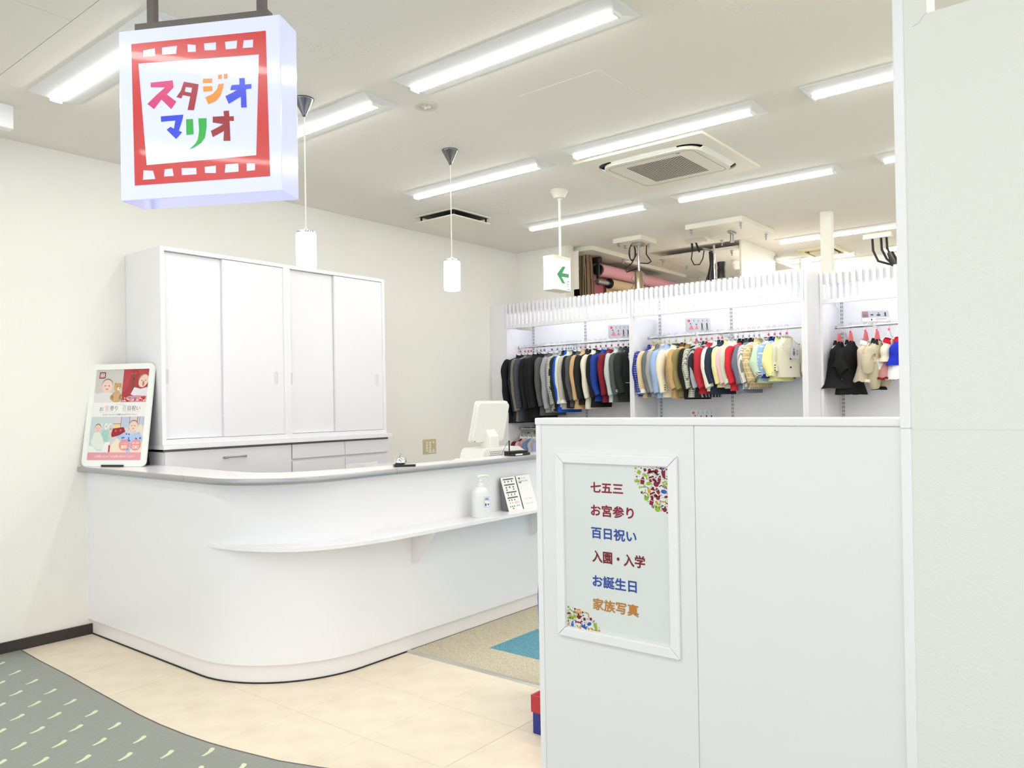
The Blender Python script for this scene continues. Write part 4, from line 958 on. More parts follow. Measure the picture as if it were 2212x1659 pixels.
guide((6.345, 2.97, 1.205), CR+pi/2-.25-.55, .215, .125, 'grey guide card low on the middle rack, cropped by the partition')
guide((6.645, 1.62, 2.012), CR+pi/2-.25-.55, .215, .092, 'wide guide card with four photos on the right rail', True)
rail('lower chrome rail of the middle rack, mostly behind the partition', 6.35, 1.195, 3.48, 2.06, (2.798,), RB)
# ================================================================== ON THE COUNTER
ZT = 1.0695
# framed poster leaning at the left end
BL, BR = Vector((2.118, 5.195, ZT+.001)), Vector((2.322, 4.782, ZT+.001))
ud = (BR-BL).normalized(); pw = (BR-BL).length; nb = Vector((-ud.y, ud.x, 0)); nb = nb if nb.x > 0 else -nb
vd = (Vector((0, 0, 1))*cos(radians(9.5))+nb*sin(radians(9.5))).normalized(); nf = ud.cross(vd).normalized(); nf = nf if nf.x < 0 else -nf
ph = .655
t = thing('framed_poster', 'white rounded-frame baby photo poster leaning on the counter end', 'poster', tuple(BL))
def rr2(x0, y0, x1, y1, r_): return [(p[0]+(x0+x1)/2, p[1]+(y0+y1)/2) for p in rrect((x1-x0)/2, (y1-y0)/2, r_)]
bz = .036
b = MB(); oo_ = rr2(0, 0, pw, ph, .035); ii_ = rr2(bz, bz+.004, pw-bz, ph-bz, .002); n = len(oo_)
A_ = lambda p, d: BL+ud*p[0]+vd*p[1]+nf*d
b.add([A_(p, -.014) for p in oo_]+[A_(p, .0) for p in oo_]+[A_(p, .0) for p in ii_]+[A_(p, -.008) for p in ii_], [f for i in range(n) for f in ((i, (i+1) % n, (i+1) % n+n, i+n), (i+n, (i+1) % n+n, (i+1) % n+2*n, i+2*n), (i+2*n, (i+1) % n+2*n, (i+1) % n+3*n, i+3*n))])
b.build('frame', mFrame, t, smooth=40)
MB().prism(rr2(.004, .004, pw-.004, ph-.004, .03), A_((0, 0), -.016), ud, vd, nf, .006).build('backing_board', mBlackM, t)
sheet = MB().prism(rect(bz, bz+.004, pw-bz, ph-bz), A_((0, 0), -.0095), ud, vd, nf, .0015).build('poster_sheet', M('poster_gloss', (240, 238, 234), .12, coat=.6), t)
IW, IH = pw-2*bz, ph-2*bz-.004; PO = A_((bz, bz+.004), -.0079)
K = [0]
def pr(name, polys, col, holes=False):
    K[0] += 1; flat(name, [[(p[0]*IW, p[1]*IH) for p in q] for q in polys], PO, ud, vd, nf, P(col), sheet, off=.00006*K[0], holes=holes)
pr('photo_backdrop', [rect(0, .635, .515, 1)], (206, 202, 196)); pr('red_backdrop', [rect(.515, .635, 1, 1)], (170, 52, 60))
pr('red_paper_fold', [[(.53, 1), (.68, 1), (.62, .82), (.53, .74)], [(.78, 1), (1, 1), (1, .88), (.83, .84)]], (186, 66, 72))
pr('blanket', [[(0, .635), (.40, .635), (.42, .72), (.22, .76), (.08, .735), (0, .75)]], (224, 222, 222))
def face(cx, cy, r_, tilt=0, skin=(236, 206, 190), hair=(150, 124, 108), mouth=(196, 110, 108), op=.12):
    pr('baby_hair', [ell(cx, cy+.012, r_*1.02, r_*.72)], hair); pr('baby_face', [ell(cx, cy, r_, r_*.70, rot=tilt)], skin)
    pr('face_features', [ell(cx-r_*.36, cy+.006, r_*.13, r_*.045), ell(cx+r_*.36, cy+.006, r_*.13, r_*.045)], (60, 44, 42)); pr('baby_mouth', [ell(cx, cy-r_*.30, r_*.20, r_*op*.5)], mouth)
face(.225, .815, .105)
pr('teddy', [ell(.43, .80, .075, .05), ell(.385, .84, .025, .018), ell(.475, .835, .022, .016), ell(.42, .695, .105, .062), ell(.33, .69, .035, .03), ell(.50, .69, .03, .03)], (204, 168, 118))
pr('teddy_muzzle', [ell(.455, .785, .034, .02)], (236, 222, 200)); pr('teddy_eyes', [ell(.42, .812, .008, .005), ell(.47, .808, .008, .005), ell(.465, .79, .010, .006)], (50, 38, 34))
pr('ornament', [ell(.70, .94, .05, .018), ell(.72, .90, .022, .02), rect(.70, .82, .72, .90), ell(.71, .80, .022, .03)], (110, 84, 60)); pr('ornament_flowers', [ell(.68, .95, .02, .013), ell(.74, .955, .022, .014)], (214, 60, 60))
pr('white_bib', [[(.68, .72), (.74, .80), (.86, .78), (.98, .80), (1, .70), (.84, .685)]], (228, 224, 232)); face(.90, .868, .095, .4, op=.6)
pr('floral_kimono', [[(.50, .64), (.64, .70), (.80, .71), (1, .70), (1, .637), (.50, .637)]], (214, 150, 150))
R5 = random.Random(4); pr('kimono_flowers', [ell(R5.uniform(.56, .97), R5.uniform(.645, .695), R5.uniform(.014, .026), R5.uniform(.008, .014)) for _ in range(13)], (190, 40, 58)); pr('kimono_petals', [ell(R5.uniform(.56, .97), R5.uniform(.645, .695), .011, .007) for _ in range(12)], (244, 226, 210)); pr('kimono_blue', [ell(R5.uniform(.53, .8), R5.uniform(.645, .69), .012, .008) for _ in range(6)], (126, 138, 196))
pr('logo_mark', [rect(.06, .905, .175, .975)], (140, 34, 62)); pr('logo_field', [rect(.078, .918, .158, .962)], (236, 232, 230)); pr('logo_marks', [rect(.084+.018*q, .944, .096+.018*q, .954) for q in range(4)]+[rect(.092+.02*q, .926, .105+.02*q, .936) for q in range(3)], (90, 40, 60))
pr('title_band', [rect(0, .475, 1, .635)], (240, 238, 236))
def ptx(nm, body, u0, v0, u1, v1, col, bold=0):
    K[0] += 1; o_ = PO+ud*(u0*IW)+vd*(v0*IH); text(nm, body, o_, ud, vd, nf, 1, P(col), sheet, bold=bold, off=.00006*K[0], fit=((u1-u0)*IW, (v1-v0)*IH))
ptx('title_text', 'お', .13, .54, .205, .585, (70, 66, 66)); ptx('title_text_pink', '宮', .225, .54, .305, .60, (226, 160, 168)); ptx('title_text', '参り', .325, .54, .47, .598, (70, 66, 66))
ptx('title_text_green', '百', .56, .54, .635, .598, (150, 190, 178)); ptx('title_text', '日祝い', .655, .54, .89, .595, (70, 66, 66))
pr('title_rule', [rect(.13, .527, .475, .529), rect(.56, .527, .89, .529), rect(.43, .612, .58, .615)], (180, 174, 170))
ptx('small_text', '生まれてはじめての撮影もおまかせください！', .20, .49, .84, .51, (96, 90, 88))
pr('mint_backdrop', [rect(0, .085, .40, .475)], (196, 214, 212)); pr('room_backdrop', [rect(.40, .085, 1, .475)], (214, 208, 212))
pr('mint_chair', [rect(.22, .20, .36, .33)], (166, 206, 196)); pr('hundred_sign', [ell(.22+.07*q, .37, .028, .034) for q in range(1, 3)]+[rect(.19, .335, .205, .405)], (244, 244, 242)); pr('hundred_holes', [ell(.22+.07*q, .37, .012, .018) for q in range(1, 3)], (170, 190, 190))
pr('tree', [ell(.38, .29, .035, .06), ell(.37, .36, .025, .03)], (214, 208, 186))
pr('white_romper', [[(.03, .20), (.08, .30), (.17, .31), (.24, .25), (.30, .16), (.28, .11), (.16, .12), (.06, .16)]], (226, 232, 222)); pr('baby_cap', [ell(.135, .372, .062, .034)], (206, 222, 216)); face(.14, .345, .062)
pr('white_cushion', [[(0, .085), (0, .16), (.08, .15), (.16, .105), (.26, .10), (.30, .2), (.39, .2), (.40, .085)]], (238, 238, 236))
pr('window_bars', [rect(.56, .33, .565, .475), rect(.72, .33, .725, .475), rect(.86, .33, .87, .475), rect(.42, .395, .56, .40), rect(.90, .33, .905, .475)], (120, 70, 70)); pr('yellow_pane', [rect(.44, .33, .555, .395)], (236, 214, 140)); pr('blue_pane', [rect(.57, .35, .715, .47), rect(.91, .36, .98, .47)], (190, 200, 222))
pr('red_flowers', [[(.40, .28), (.42, .345), (.62, .36), (.66, .31), (.55, .27), (.42, .25)]], (150, 30, 44)); pr('red_flower_hearts', [ell(.48, .32, .02, .012), ell(.57, .325, .02, .012)], (210, 90, 90))
pr('cream_chair', [ell(.93, .30, .075, .09)], (232, 220, 200)); pr('cream_floor', [[(.40, .085), (.40, .16), (.52, .24), (.7, .15), (1, .2), (1, .085)]], (238, 224, 202))
pr('blue_kimono', [[(.50, .25), (.66, .30), (.78, .28), (.92, .31), (1, .24), (.96, .18), (.80, .17), (.78, .085), (.70, .085), (.69, .19)]], (176, 198, 232)); pr('kimono_print', [ell(R5.uniform(.6, .95), R5.uniform(.2, .285), .016, .008) for _ in range(16)]+[rect(.725, .11, .745, .25)], (58, 96, 176)); face(.80, .368, .082)
pr('red_post', [rect(.375, .087, .405, .165)], (196, 50, 62))
pr('round_badges', [ell(.665, .165, .10, .062), ell(.875, .165, .10, .062)], (232, 150, 156)); ptx('badge_text', 'レンタル', .60, .175, .73, .192, (250, 240, 220)); ptx('badge_text_yellow', '無料', .61, .125, .72, .165, (252, 240, 190), .0005); ptx('badge_text', '衣装', .80, .175, .94, .20, (252, 236, 200)); ptx('badge_text', 'OK!', .82, .125, .93, .16, (250, 246, 236), .0005)
pr('pink_footer', [rect(0, 0, 1, .085)], (226, 158, 166)); ptx('footer_text', 'お気軽にスタッフにお問い合わせください！', .14, .028, .88, .055, (250, 240, 238))
MB().prism(rect(.155, -.0005, .31, .010), A_((0, 0), -.001), ud, vd, nf, .012).build('foot_clip', mBlack, t)
ft = A_((pw*.80, .02), -.017); MB().prism([(0, 0), (.13, 0), (.078, .34), (.064, .34)], (ft.x, ft.y, ZT+.001), nb, (0, 0, 1), ud, .012).build('rear_foot', mBlackM, t)

# service bell
t = thing('service_bell', 'chrome service bell on a black base with a white label', 'bell', (3.103, 3.325, ZT), (0, 0, -.62))
MB().prism(rrect(.062, .038, .010), (.018, 0, 0), (1, 0, 0), (0, 1, 0), (0, 0, 1), .013).build('base', mBlack, t, world=False, bevel=.003)
MB().lathe([(.030, .013), (.028, .020), (.0, .020)], (-.006, 0, 0), 24).build('base_ring', mBlack, t, world=False, smooth=40)
MB().lathe([(.037, .022), (.0385, .024), (.037, .034), (.031, .046), (.020, .055), (.008, .058), (.0, .0585)], (-.006, 0, 0), 32).build('dome', mChrome, t, world=False, smooth=40)
MB().lathe([(.0, .057), (.0055, .058), (.0055, .061), (.003, .064), (.003, .069), (.0055, .071), (.005, .075), (0, .076)], (-.006, 0, 0), 14).build('plunger', mSteel, t, world=False, smooth=50)
MB().prism(rect(.012, -.0385, .078, -.0), (0, 0, .0132), (1, 0, 0), (0, 1, 0), (0, 0, 1), .0008).build('label_plate', mPlW, t, world=False)

# card tray with antenna
t = thing('card_terminal', 'flat black card reader tray with a white label', 'card reader', (4.155, 3.318, ZT), (0, 0, .0))
MB().prism([(-.085, -.055), (.085, -.062), (.092, .03), (-.072, .045)], (0, 0, .0), (1, 0, 0), (0, 1, 0), (0, 0, 1), .018).build('body', mBlack, t, world=False, bevel=.004)
MB().prism([(-.08, -.035), (.088, -.042), (.092, .032), (-.070, .046)], (0, 0, .018), (1, 0, 0), (0, 1, 0), (0, 0, 1), .012).build('upper_tray', mBlackM, t, world=False, bevel=.003)
MB().box(-.074, -.0, -.0605, -.0585, .005, .014).build('label_strip', mPlW, t, world=False)
MB().box(-.082, -.074, -.012, -.004, .010, .105).build('antenna', mBlack, t, world=False, bevel=.002)
MB().tube([(-.078, -.008, .104), (-.092, -.0, .085), (-.108, .015, .045), (-.114, .03, .001)], .0013, 6).build('cable', mBlack, t, world=False, smooth=60)

# register behind the counter
t = thing('cash_register', 'white touchscreen cash register seen from behind', 'cash register', (4.235, 3.68, .96))
ta_ = radians(14); SU, SV, SN = Vector((1, 0, 0)), Vector((0, -sin(ta_), cos(ta_))), Vector((0, -cos(ta_), -sin(ta_)))
c0 = Vector((-.172+.0, -.010, .190))
MB().prism([(p[0]+.190, p[1]+.150) for p in rrect(.174, .150, .020)], c0, SU, SV, -SN, .018).build('screen_bezel', mPlW, t, world=False, bevel=.003)
scr = [o for o in t.children if o.name.startswith('screen_bezel')][0]
MB().prism([(p[0]+.190, p[1]+.150) for p in rrect(.168, .142, .03)], c0, SU, SV, SN, .022).build('screen_back', mPlW, t, world=False, bevel=.010)
MB().prism([(.040, .012), (.05, .012), (.05, .018), (.04, .018)], c0+SN*.0222, SU, SV, SN, .0006).build('lock_slot', mDark, scr, world=False)
b = MB(); b.prism([(-.035, 0), (.06, 0), (.06, .16), (.012, .20), (-.035, .14)], (-.03, -.06, .09), (0, 1, 0), (0, 0, 1), (1, 0, 0), .10); b.build('neck', mPlW, t, world=False, bevel=.008)
b = MB(); b.prism([(-.16, 0), (.16, 0), (.16, .10), (.13, .148), (-.075, .150), (-.10, .138)], (0, -.10, 0), (1, 0, 0), (0, 0, 1), (0, 1, 0), .22); b.build('base', mPlW, t, world=False, bevel=.006)
bs = [o for o in t.children if o.name.startswith('base')][0]
b = MB()
for i in range(11):
    for j in range(5): b.lathe([(.0, -.1008), (.0042, -.1006), (.0042, -.0995)], (-.04+i*.0165+(j % 2)*.008, 0, .072+j*.0125), 6, 'y')
b.build('vent_hole', mDark, bs, world=False, kind='stuff')
MB().prism([(-.42, 0), (-.15, 0), (-.15, .075), (-.17, .080)], (0, -.04, 0), (1, 0, 0), (0, 0, 1), (0, 1, 0), .15).build('sloping_side_tray', mPlW, t, world=False, bevel=.002)
t = thing('receipt_printer', 'small white receipt printer beside the register', 'printer', (4.47, 3.62, .96))
MB().prism([(-.09, 0), (.11, 0), (.11, .095), (.085, .12), (.02, .15), (-.07, .155), (-.09, .14)], (0, -.07, 0), (1, 0, 0), (0, 0, 1), (0, 1, 0), .14).build('body', mPlW, t, world=False, bevel=.006)
MB().box(-.07, .08, -.0712, -.0702, .055, .060).build('paper_slot', mDark, t, world=False)
t = thing('paper_tray', 'low clear tray on the inner side of the counter', 'tray', (3.15, 3.70, .96))
for bb_ in ((0, .26, 0, .18, 0, .004), (0, .26, 0, .003, .004, .10), (0, .26, .177, .18, .004, .10), (0, .003, .003, .177, .004, .10)): MB().box(*bb_).build('tray_wall', M('frosted_tray', (236, 238, 236), .3, alpha=.8), t, world=False)

# wall switches
t = thing('switch_plate', 'beige wall plate with rows of light switches', 'switch', (5.157, YW, .9625))
MB().box(0, .172, -.008, 0, 0, .138).build('plate', mBeige, t, world=False, bevel=.004)
for i, x0 in enumerate((.032, .074, .118)):
    rows = 4 if i < 2 else (4 if False else 2)
    for j in range(4):
        if i == 2 and j not in (0, 3): continue
        z0 = .022+j*.025
        MB().box(x0, x0+.026, -.011, -.008, z0, z0+.019).build('rocker_switch', mPlY, t, world=False, bevel=.001)
MB().box(.07, .158, -.0088, -.008, .012, .019).build('paper_label', mPlW, t, world=False)

# pump bottle on the ledge
t = thing('pump_bottle', 'white sanitiser pump bottle with a blue-edged label on the ledge', 'bottle', (3.652, 3.203, .7202), (0, 0, -.25))
b = MB(); vs = []
pr_ = [(.050, .032, 0), (.054, .036, .006), (.054, .036, .150), (.050, .033, .168), (.030, .022, .182), (.016, .016, .186), (.016, .016, .196)]
for (a, c_, z_) in pr_:
    for k in range(24):
        q = 2*pi*k/24; e = .65; vs.append((a*abs(cos(q))**e*(1 if cos(q) > 0 else -1), c_*abs(sin(q))**e*(1 if sin(q) > 0 else -1), z_))
b.add(vs, [(i*24+k, i*24+(k+1) % 24, (i+1)*24+(k+1) % 24, (i+1)*24+k) for i in range(len(pr_)-1) for k in range(24)]+[tuple(range(24))[::-1], tuple(range((len(pr_)-1)*24, len(pr_)*24))])
b.build('bottle_body', M('translucent_white', (238, 240, 240), .35), t, world=False, smooth=50)
MB().lathe([(0, .192), (.018, .192), (.018, .206), (.010, .210), (.010, .222), (.013, .224), (.013, .232), (0, .232)], (0, 0, 0), 20).build('pump_collar', mPlW, t, world=False, smooth=40)
MB().tube([(-.014, 0, .246), (-.010, 0, .254), (.030, 0, .254), (.060, 0, .252), (.066, 0, .246), (.072, 0, .212)], [.008, .008, .007, .006, .005, .0045], 8).build('pump_nozzle', mPlW, t, world=False, smooth=50)
MB().tube([(0, 0, .23), (0, 0, .25)], .006, 8).build('pump_stem', mPlW, t, world=False, smooth=50)
lb2 = MB().prism([(p[0]+.024, p[1]+.095) for p in rrect(.021, .032, .005)], (0, -.0372, 0), (1, 0, 0), (0, 0, 1), (0, 1, 0), .0008).build('label', M('label_blue_edge', (70, 100, 150), .4), t, world=False)
fr_ = ((1, 0, 0), (0, 0, 1), (0, -1, 0))
flat('label_paper', [[(p[0]+.024, p[1]+.095) for p in rrect(.0198, .0308, .0045)]], (0, -.0372, 0), *fr_, P((246, 248, 250)), lb2, world=False, off=.0003)
flat('label_print', [rect(.010, .116, .036, .120), rect(.008, .108, .038, .113), rect(.028, .074, .038, .084), ell(.014, .078, .006, .010)], (0, -.0372, 0), *fr_, P((52, 90, 150)), lb2, world=False, off=.0006)
text('label_text', 'アルコール消毒', (.008, -.0372, .100), *fr_, 1, P((52, 90, 150)), lb2, off=.0007, world=False, fit=(.031, .005))

# payment cards standing on the ledge
def stand(lab, x0, yb_, wd, col=None):
    t = thing('card_stand', lab, 'sign', (x0, yb_, .7202), (0, 0, .0), group='leaning cards on the ledge')
    lean = radians(17); V_ = Vector((-.02, sin(lean), cos(lean))).normalized(); U_ = Vector((1, 0, 0)); N_ = Vector((0, -cos(lean), sin(lean)))
    MB().prism(rect(0, 0, wd, .225), (0, .004, 0), U_, V_, -N_, .002).build('back_board', M('grey_stand_plastic', (120, 120, 116), .4), t, world=False)
    pg = MB().prism(rect(.002, 0, wd, .226), (0, 0, .0), U_, V_, -N_, .0012).build('paper_card', M('card_paper', (246, 247, 246), .4), t, world=False)
    MB().prism([(0, 0), (.045, 0), (.065, .18), (.052, .18)], (.004, .010, 0), (0, 1, 0), (0, 0, 1), (1, 0, 0), .003).build('prop_leg', M('grey_stand_plastic', (120, 120, 116), .4), t, world=False)
    return t, pg, ((0, 0, 0), U_, V_, N_)
t, pg, fr = stand('white payment brand card with dark bars, left of two', 3.925, 3.198, .150)
flat('dark_bar', [[(p[0]+.075, p[1]+z_) for p in rrect(.055, .0042, .004, 3)] for z_ in (.212, .175, .124, .088)], *fr, P((96, 98, 92)), pg, world=False)
R6 = random.Random(2)
flat('black_icon', [ell(.035+.036*q, .196, .006) for q in range(3)]+[rect(.03+.036*q, .152, .042+.036*q, .162) for q in range(3)]+[rect(.03+.036*q, .137, .041+.036*q, .146) for q in range(3) if q != 1]+[rect(.033+.034*q, .100, .040+.034*q, .115) for q in range(3)]+[rect(.03+.026*q, .066, .038+.026*q, .078) for q in range(2)]+[rect(.03+.026*q, .05, .038+.026*q, .056) for q in range(2)]+[ell(.03+.02*q, .030, .005) for q in range(3)]+[rect(.09, .029, .13, .032)], *fr, P((70, 72, 72)), pg, world=False)
flat('red_icon', [ell(.071, .158, .007), ell(.055, .016, .008, .0045)], *fr, P((176, 66, 60)), pg, world=False, off=.0009)
flat('green_icon', [ell(.090, .072, .006)], *fr, P((110, 140, 60)), pg, world=False); flat('pink_block', [rect(.080, .046, .128, .060)], *fr, P((250, 206, 212)), pg, world=False)
t, pg, fr = stand('white points card with a black and yellow emblem, right of two', 4.085, 3.198, .150)
flat('emblem_black', [[(.018, .212), (.042, .212), (.030, .198)], [(.018, .176), (.018, .190), (.030, .178), (.042, .192), (.042, .176)]], *fr, P((34, 34, 34)), pg, world=False)
flat('emblem_yellow', [[(.018, .200), (.030, .186), (.042, .202), (.030, .196)]], *fr, P((228, 214, 40)), pg, world=False)
text('card_text', 'ポイントが', (.048, 0, 0) if False else tuple(Vector((.048, 0, 0))+fr[2]*.202), fr[1], fr[2], fr[3], 1, P((60, 60, 58)), pg, off=.0007, world=False, fit=(.050, .010))
text('card_text', '貯まる・使える', tuple(Vector((.048, 0, 0))+fr[2]*.182), fr[1], fr[2], fr[3], 1, P((60, 60, 58)), pg, off=.0007, world=False, fit=(.070, .012))
text('card_text_small', 'モバイルカードを提示', tuple(Vector((.030, 0, 0))+fr[2]*.062), fr[1], fr[2], fr[3], 1, P((90, 90, 88)), pg, off=.0007, world=False, fit=(.080, .006))
text('card_text_small', 'ご利用いただけます', tuple(Vector((.030, 0, 0))+fr[2]*.030), fr[1], fr[2], fr[3], 1, P((100, 100, 98)), pg, off=.0007, world=False, fit=(.085, .006))

# ================================================================== BEHIND THE PARTITION
t = thing('toy_crate', 'red-topped dark blue plastic crate peeking out behind the partition', 'crate', (2.70, 1.93, 0))
mNv, mRd = M('navy_plastic', (34, 42, 128), .4), M('red_plastic', (186, 46, 58), .4)
x0, x1, y0, y1 = 2.66, 2.96, 1.68, 2.064
MB().box(x0+.008, x1-.008, y0+.008, y1-.008, 0, .004).build('crate_bottom', mNv, t)
for q in ((x0+.006, x0+.012, y0+.006, y1-.006), (x1-.012, x1-.006, y0+.006, y1-.006), (x0+.012, x1-.012, y0+.006, y0+.012), (x0+.012, x1-.012, y1-.012, y1-.006)): MB().box(*q, .0, .098).build('crate_side', mNv, t, bevel=.002)
for q in ((x0, x0+.012, y0, y1), (x1-.012, x1, y0, y1), (x0+.012, x1-.012, y0, y0+.012), (x0+.012, x1-.012, y1-.012, y1)): MB().box(*q, .092, .166).build('rim', mRd, t, bevel=.003)
MB().box(x0+.02, x1-.02, y0+.02, y1-.02, .12, .135).build('lid_inset', M('pink_lining', (226, 190, 186), .6), t)
t = thing('blue_play_panel', 'blue rounded plastic panel just showing behind the partition edge', 'play panel', (3.12, 2.15, 0))
pz = [(-.10, 0), (.10, 0), (.225, .10), (.24, .45), (.225, .62), (.16, .72), (0, .75), (-.16, .72), (-.24, .6), (-.24, .1)]
MB().prism(pz, (3.10, 2.118, .0), (0, 1, 0), (0, 0, 1), (1, 0, 0), .035).build('panel_body', M('blue_plastic', (40, 100, 190), .35), t, bevel=.012, smooth=60)
MB().box(3.03, 3.20, 1.95, 2.29, 0, .02).build('foot', M('blue_plastic', (40, 100, 190), .35), t, bevel=.003)

# ================================================================== STUDIO ABOVE AND BEYOND THE RACKS
mBd = M('mount_board', (242, 240, 226), .35); mGl = M('glossy_mount_board', (236, 234, 224), .12, coat=.4)
def bolt(x, y, z, par):
    b = MB(); b.lathe([(.016, 0), (.016, -.006), (.006, -.008), (.006, -.055), (0, -.056)], (x, y, z), 8); b.box(x-.022, x+.022, y-.003, y+.003, z-.030, z-.018); b.build('wing_bolt', mSteel, par)
def plate(lab, x0, x1, y0, y1, th, bolts, mt=mBd, off=0):
    t = thing('ceiling_mount_board', lab, 'mounting board', ((x0+x1)/2, (y0+y1)/2, CEIL), group='boards bolted to the studio ceiling')
    box('board', mt, (x0, x1, y0, y1, CEIL-th-off, CEIL-off), t, bevel=.002)
    for (x, y) in bolts: bolt(x, y, CEIL-th-off, t)
    return t
plate('cream ceiling board above the middle rack header, largest of its kind', 6.62, 7.39, 2.69, 3.24, .045, [(6.66, 3.20), (6.70, 2.74), (7.33, 2.75), (7.30, 3.18)])
plate('small cream ceiling board carrying the left studio lamp', 6.69, 7.00, 3.74, 4.06, .045, [(6.72, 4.01), (6.86, 4.02), (6.95, 3.80)])
plate('glossy ceiling board over the right studio lamp', 7.62, 9.3, 3.15, 4.06, .03, [(7.66, 4.02), (7.70, 3.25), (8.2, 4.0), (8.4, 3.3)], mGl, .05)
plate('long cream ceiling board holding the pink backdrop rolls', 6.80, 7.62, 4.38, 4.70, .045, [(6.9, 4.64), (7.5, 4.42), (7.1, 4.6)])
tag(box('ceiling_rail', mBd, (7.63, 9.2, 4.50, 4.56, CEIL-.04, CEIL), bevel=.002), 'thin cream rail running on behind the long ceiling board', 'rail')
t = thing('hanging_baffle', 'white square baffle board hanging from the studio ceiling', 'baffle', (8.05, 3.11, CEIL)); box('board', mBd, (7.58, 8.53, 3.10, 3.12, 2.62, CEIL), t, bevel=.002); bolt(8.5, 3.09, 3.0, t)
t = thing('hanging_baffle', 'second far baffle board low beside the cream column', 'baffle', (9.1, 2.95, CEIL)); box('board', mBd, (8.95, 9.46, 2.96, 2.98, 2.75, CEIL-.03), t, bevel=.002)
t = thing('pipe_clamp', 'steel spigot clamp on the largest ceiling board', 'clamp', (7.0, 2.95, CEIL-.045))
MB().box(-.06, .06, -.02, .02, -.02, 0).build('clamp_plate', mSteel, t, world=False, bevel=.003); MB().tube([(0, 0, -.02), (0, 0, -.10)], .018, 12).build('spigot', mSteel, t, world=False, smooth=50)
# studio lamps
def loopc(c, pts, r_=.006): return MB().tube([(c[0]+p[0], c[1]+p[1], c[2]+p[2]) for p in pts], r_, 6)
t = thing('studio_lamp', 'studio lamp with silver barrel and coiled black cable, left', 'studio lamp', (6.85, 3.86, CEIL-.046))
MB().box(-.05, .05, -.05, .05, -.03, 0).build('clamp', mSteel, t, world=False, bevel=.004)
MB().tube([(0, 0, -.02), (0, 0, -.30), (0, 0, -.70)], .012, 10).build('pole', mChrome, t, world=False, smooth=50)
for i in range(6): loopc((-.03, .055, -.09), [(.0, .030*cos(a)*(1+.06*i), .085*sin(a)*(1-.03*i)) for a in [k*pi/8 for k in range(17)]], .005).build('coiled_cable', mBlack, t, world=False, smooth=60)
loopc((0, 0, 0), [(0, -.09, -.03), (0, -.085, -.12), (0, -.12, -.17), (0, -.14, -.20), (0, -.10, -.215), (0, -.02, -.20)]).build('cable', mBlack, t, world=False, smooth=60)
loopc((0, 0, 0), [(0, .02, -.10), (0, .08, -.19), (0, .16, -.235), (0, .14, -.27), (0, .02, -.25)]).build('cable', mBlack, t, world=False, smooth=60)
MB().lathe([(.0, -.28), (.034, -.28), (.042, -.30), (.046, -.60), (.05, -.68), (0, -.68)], (0, 0, 0), 20).build('lamp_barrel', M('bronze_chrome', (190, 176, 150), .22, metal=1), t, world=False, smooth=40)
for sg in (-1, 1):
    b = MB()
    for q in range(4): b.tube([(.0, sg*.05, -.30-q*.09), (.0, sg*(.085), -.345-q*.09), (.0, sg*.05, -.39-q*.09)], .005, 6)
    b.build('scissor_arm', mSteel, t, world=False, kind='stuff')
MB().box(-.01, .01, -.075, .075, -.47, -.455).build('yoke', mSteel, t, world=False)
t = thing('studio_lamp', 'studio lamp with drooping black cables, above middle rack', 'studio lamp', (7.30, 3.36, CEIL-.02))
MB().box(-.03, .03, -.01, .20, -.012, .02).build('ceiling_track', mPlY, t, world=False)
MB().tube([(0, .14, -.01), (0, .135, -.09)], .012, 8).build('plug', mBlack, t, world=False, smooth=50)
loopc((0, 0, 0), [(0, .135, -.08), (0, .15, -.17), (0, .12, -.23), (0, .06, -.235), (0, .025, -.18), (0, .01, -.10)]).build('cable', mBlack, t, world=False, smooth=60)
MB().tube([(0, .10, -.0), (0, .06, -.11)], .010, 8).build('plug', mBlack, t, world=False, smooth=50)
MB().tube([(0, .02, -.08), (0, -.06, -.105), (0, -.08, -.14)], .010, 8).build('boom_arm', mSteel, t, world=False, smooth=50)
MB().tube([(0, -.095, -.06), (0, -.10, -.60)], .012, 10).build('pole', mChrome, t, world=False, smooth=50)
MB().tube([(0, -.06, -.12), (.0, -.075, -.25), (0, -.055, -.36), (0, -.06, -.60)], [.02, .026, .032, .034], 10).build('cable_bundle', mBlack, t, world=False, smooth=50)
for i in range(4): loopc((0, 0, 0), [(0, -.05, -.30-.04*i), (.02, .0+.01*i, -.38-.03*i), (0, -.02, -.46-.02*i), (0, -.06, -.44-.02*i)], .004).build('cable', mBlack, t, world=False, smooth=60)
MB().lathe([(0, -.24), (.042, -.24), (.044, -.25), (.036, -.30), (.040, -.31), (.040, -.40), (0, -.40)], (0, -.17, 0), 20).build('lamp_head', mBlack, t, world=False, smooth=40)
MB().box(.35, .85, -.35, .10, -.78, -.70).build('softbox', M('lit_softbox', (255, 244, 230), .5, emit=(255, 244, 232), es=3), t, world=False)
t = thing('studio_lamp', 'black studio cables hanging by the right wall edge', 'studio lamp', (8.3, 1.98, CEIL))
MB().box(-.04, .04, -.12, .14, -.045, 0).build('ceiling_track', mPlY, t, world=False)
for (y_, q) in ((.06, .0), (-.02, .01), (-.07, .02)): loopc((0, 0, 0), [(0, y_, -.04), (0, y_-.005, -.16), (0, y_-.05, -.27+q), (0, -.13, -.33)], .012).build('cable', mBlack, t, world=False, smooth=60)
MB().tube([(0, -.10, -.20), (0, -.17, -.38)], [.03, .045], 12).build('lamp_head', mBlack, t, world=False, smooth=50)
t = thing('dome_camera', 'small white domed ceiling sensor under the glossy board', 'sensor', (8.25, 3.42, CEIL-.08))
MB().lathe([(.06, 0), (.062, -.03), (.05, -.045), (.05, -.075), (.035, -.10), (0, -.105)], n=20).build('housing', mPlW, t, world=False, smooth=40)
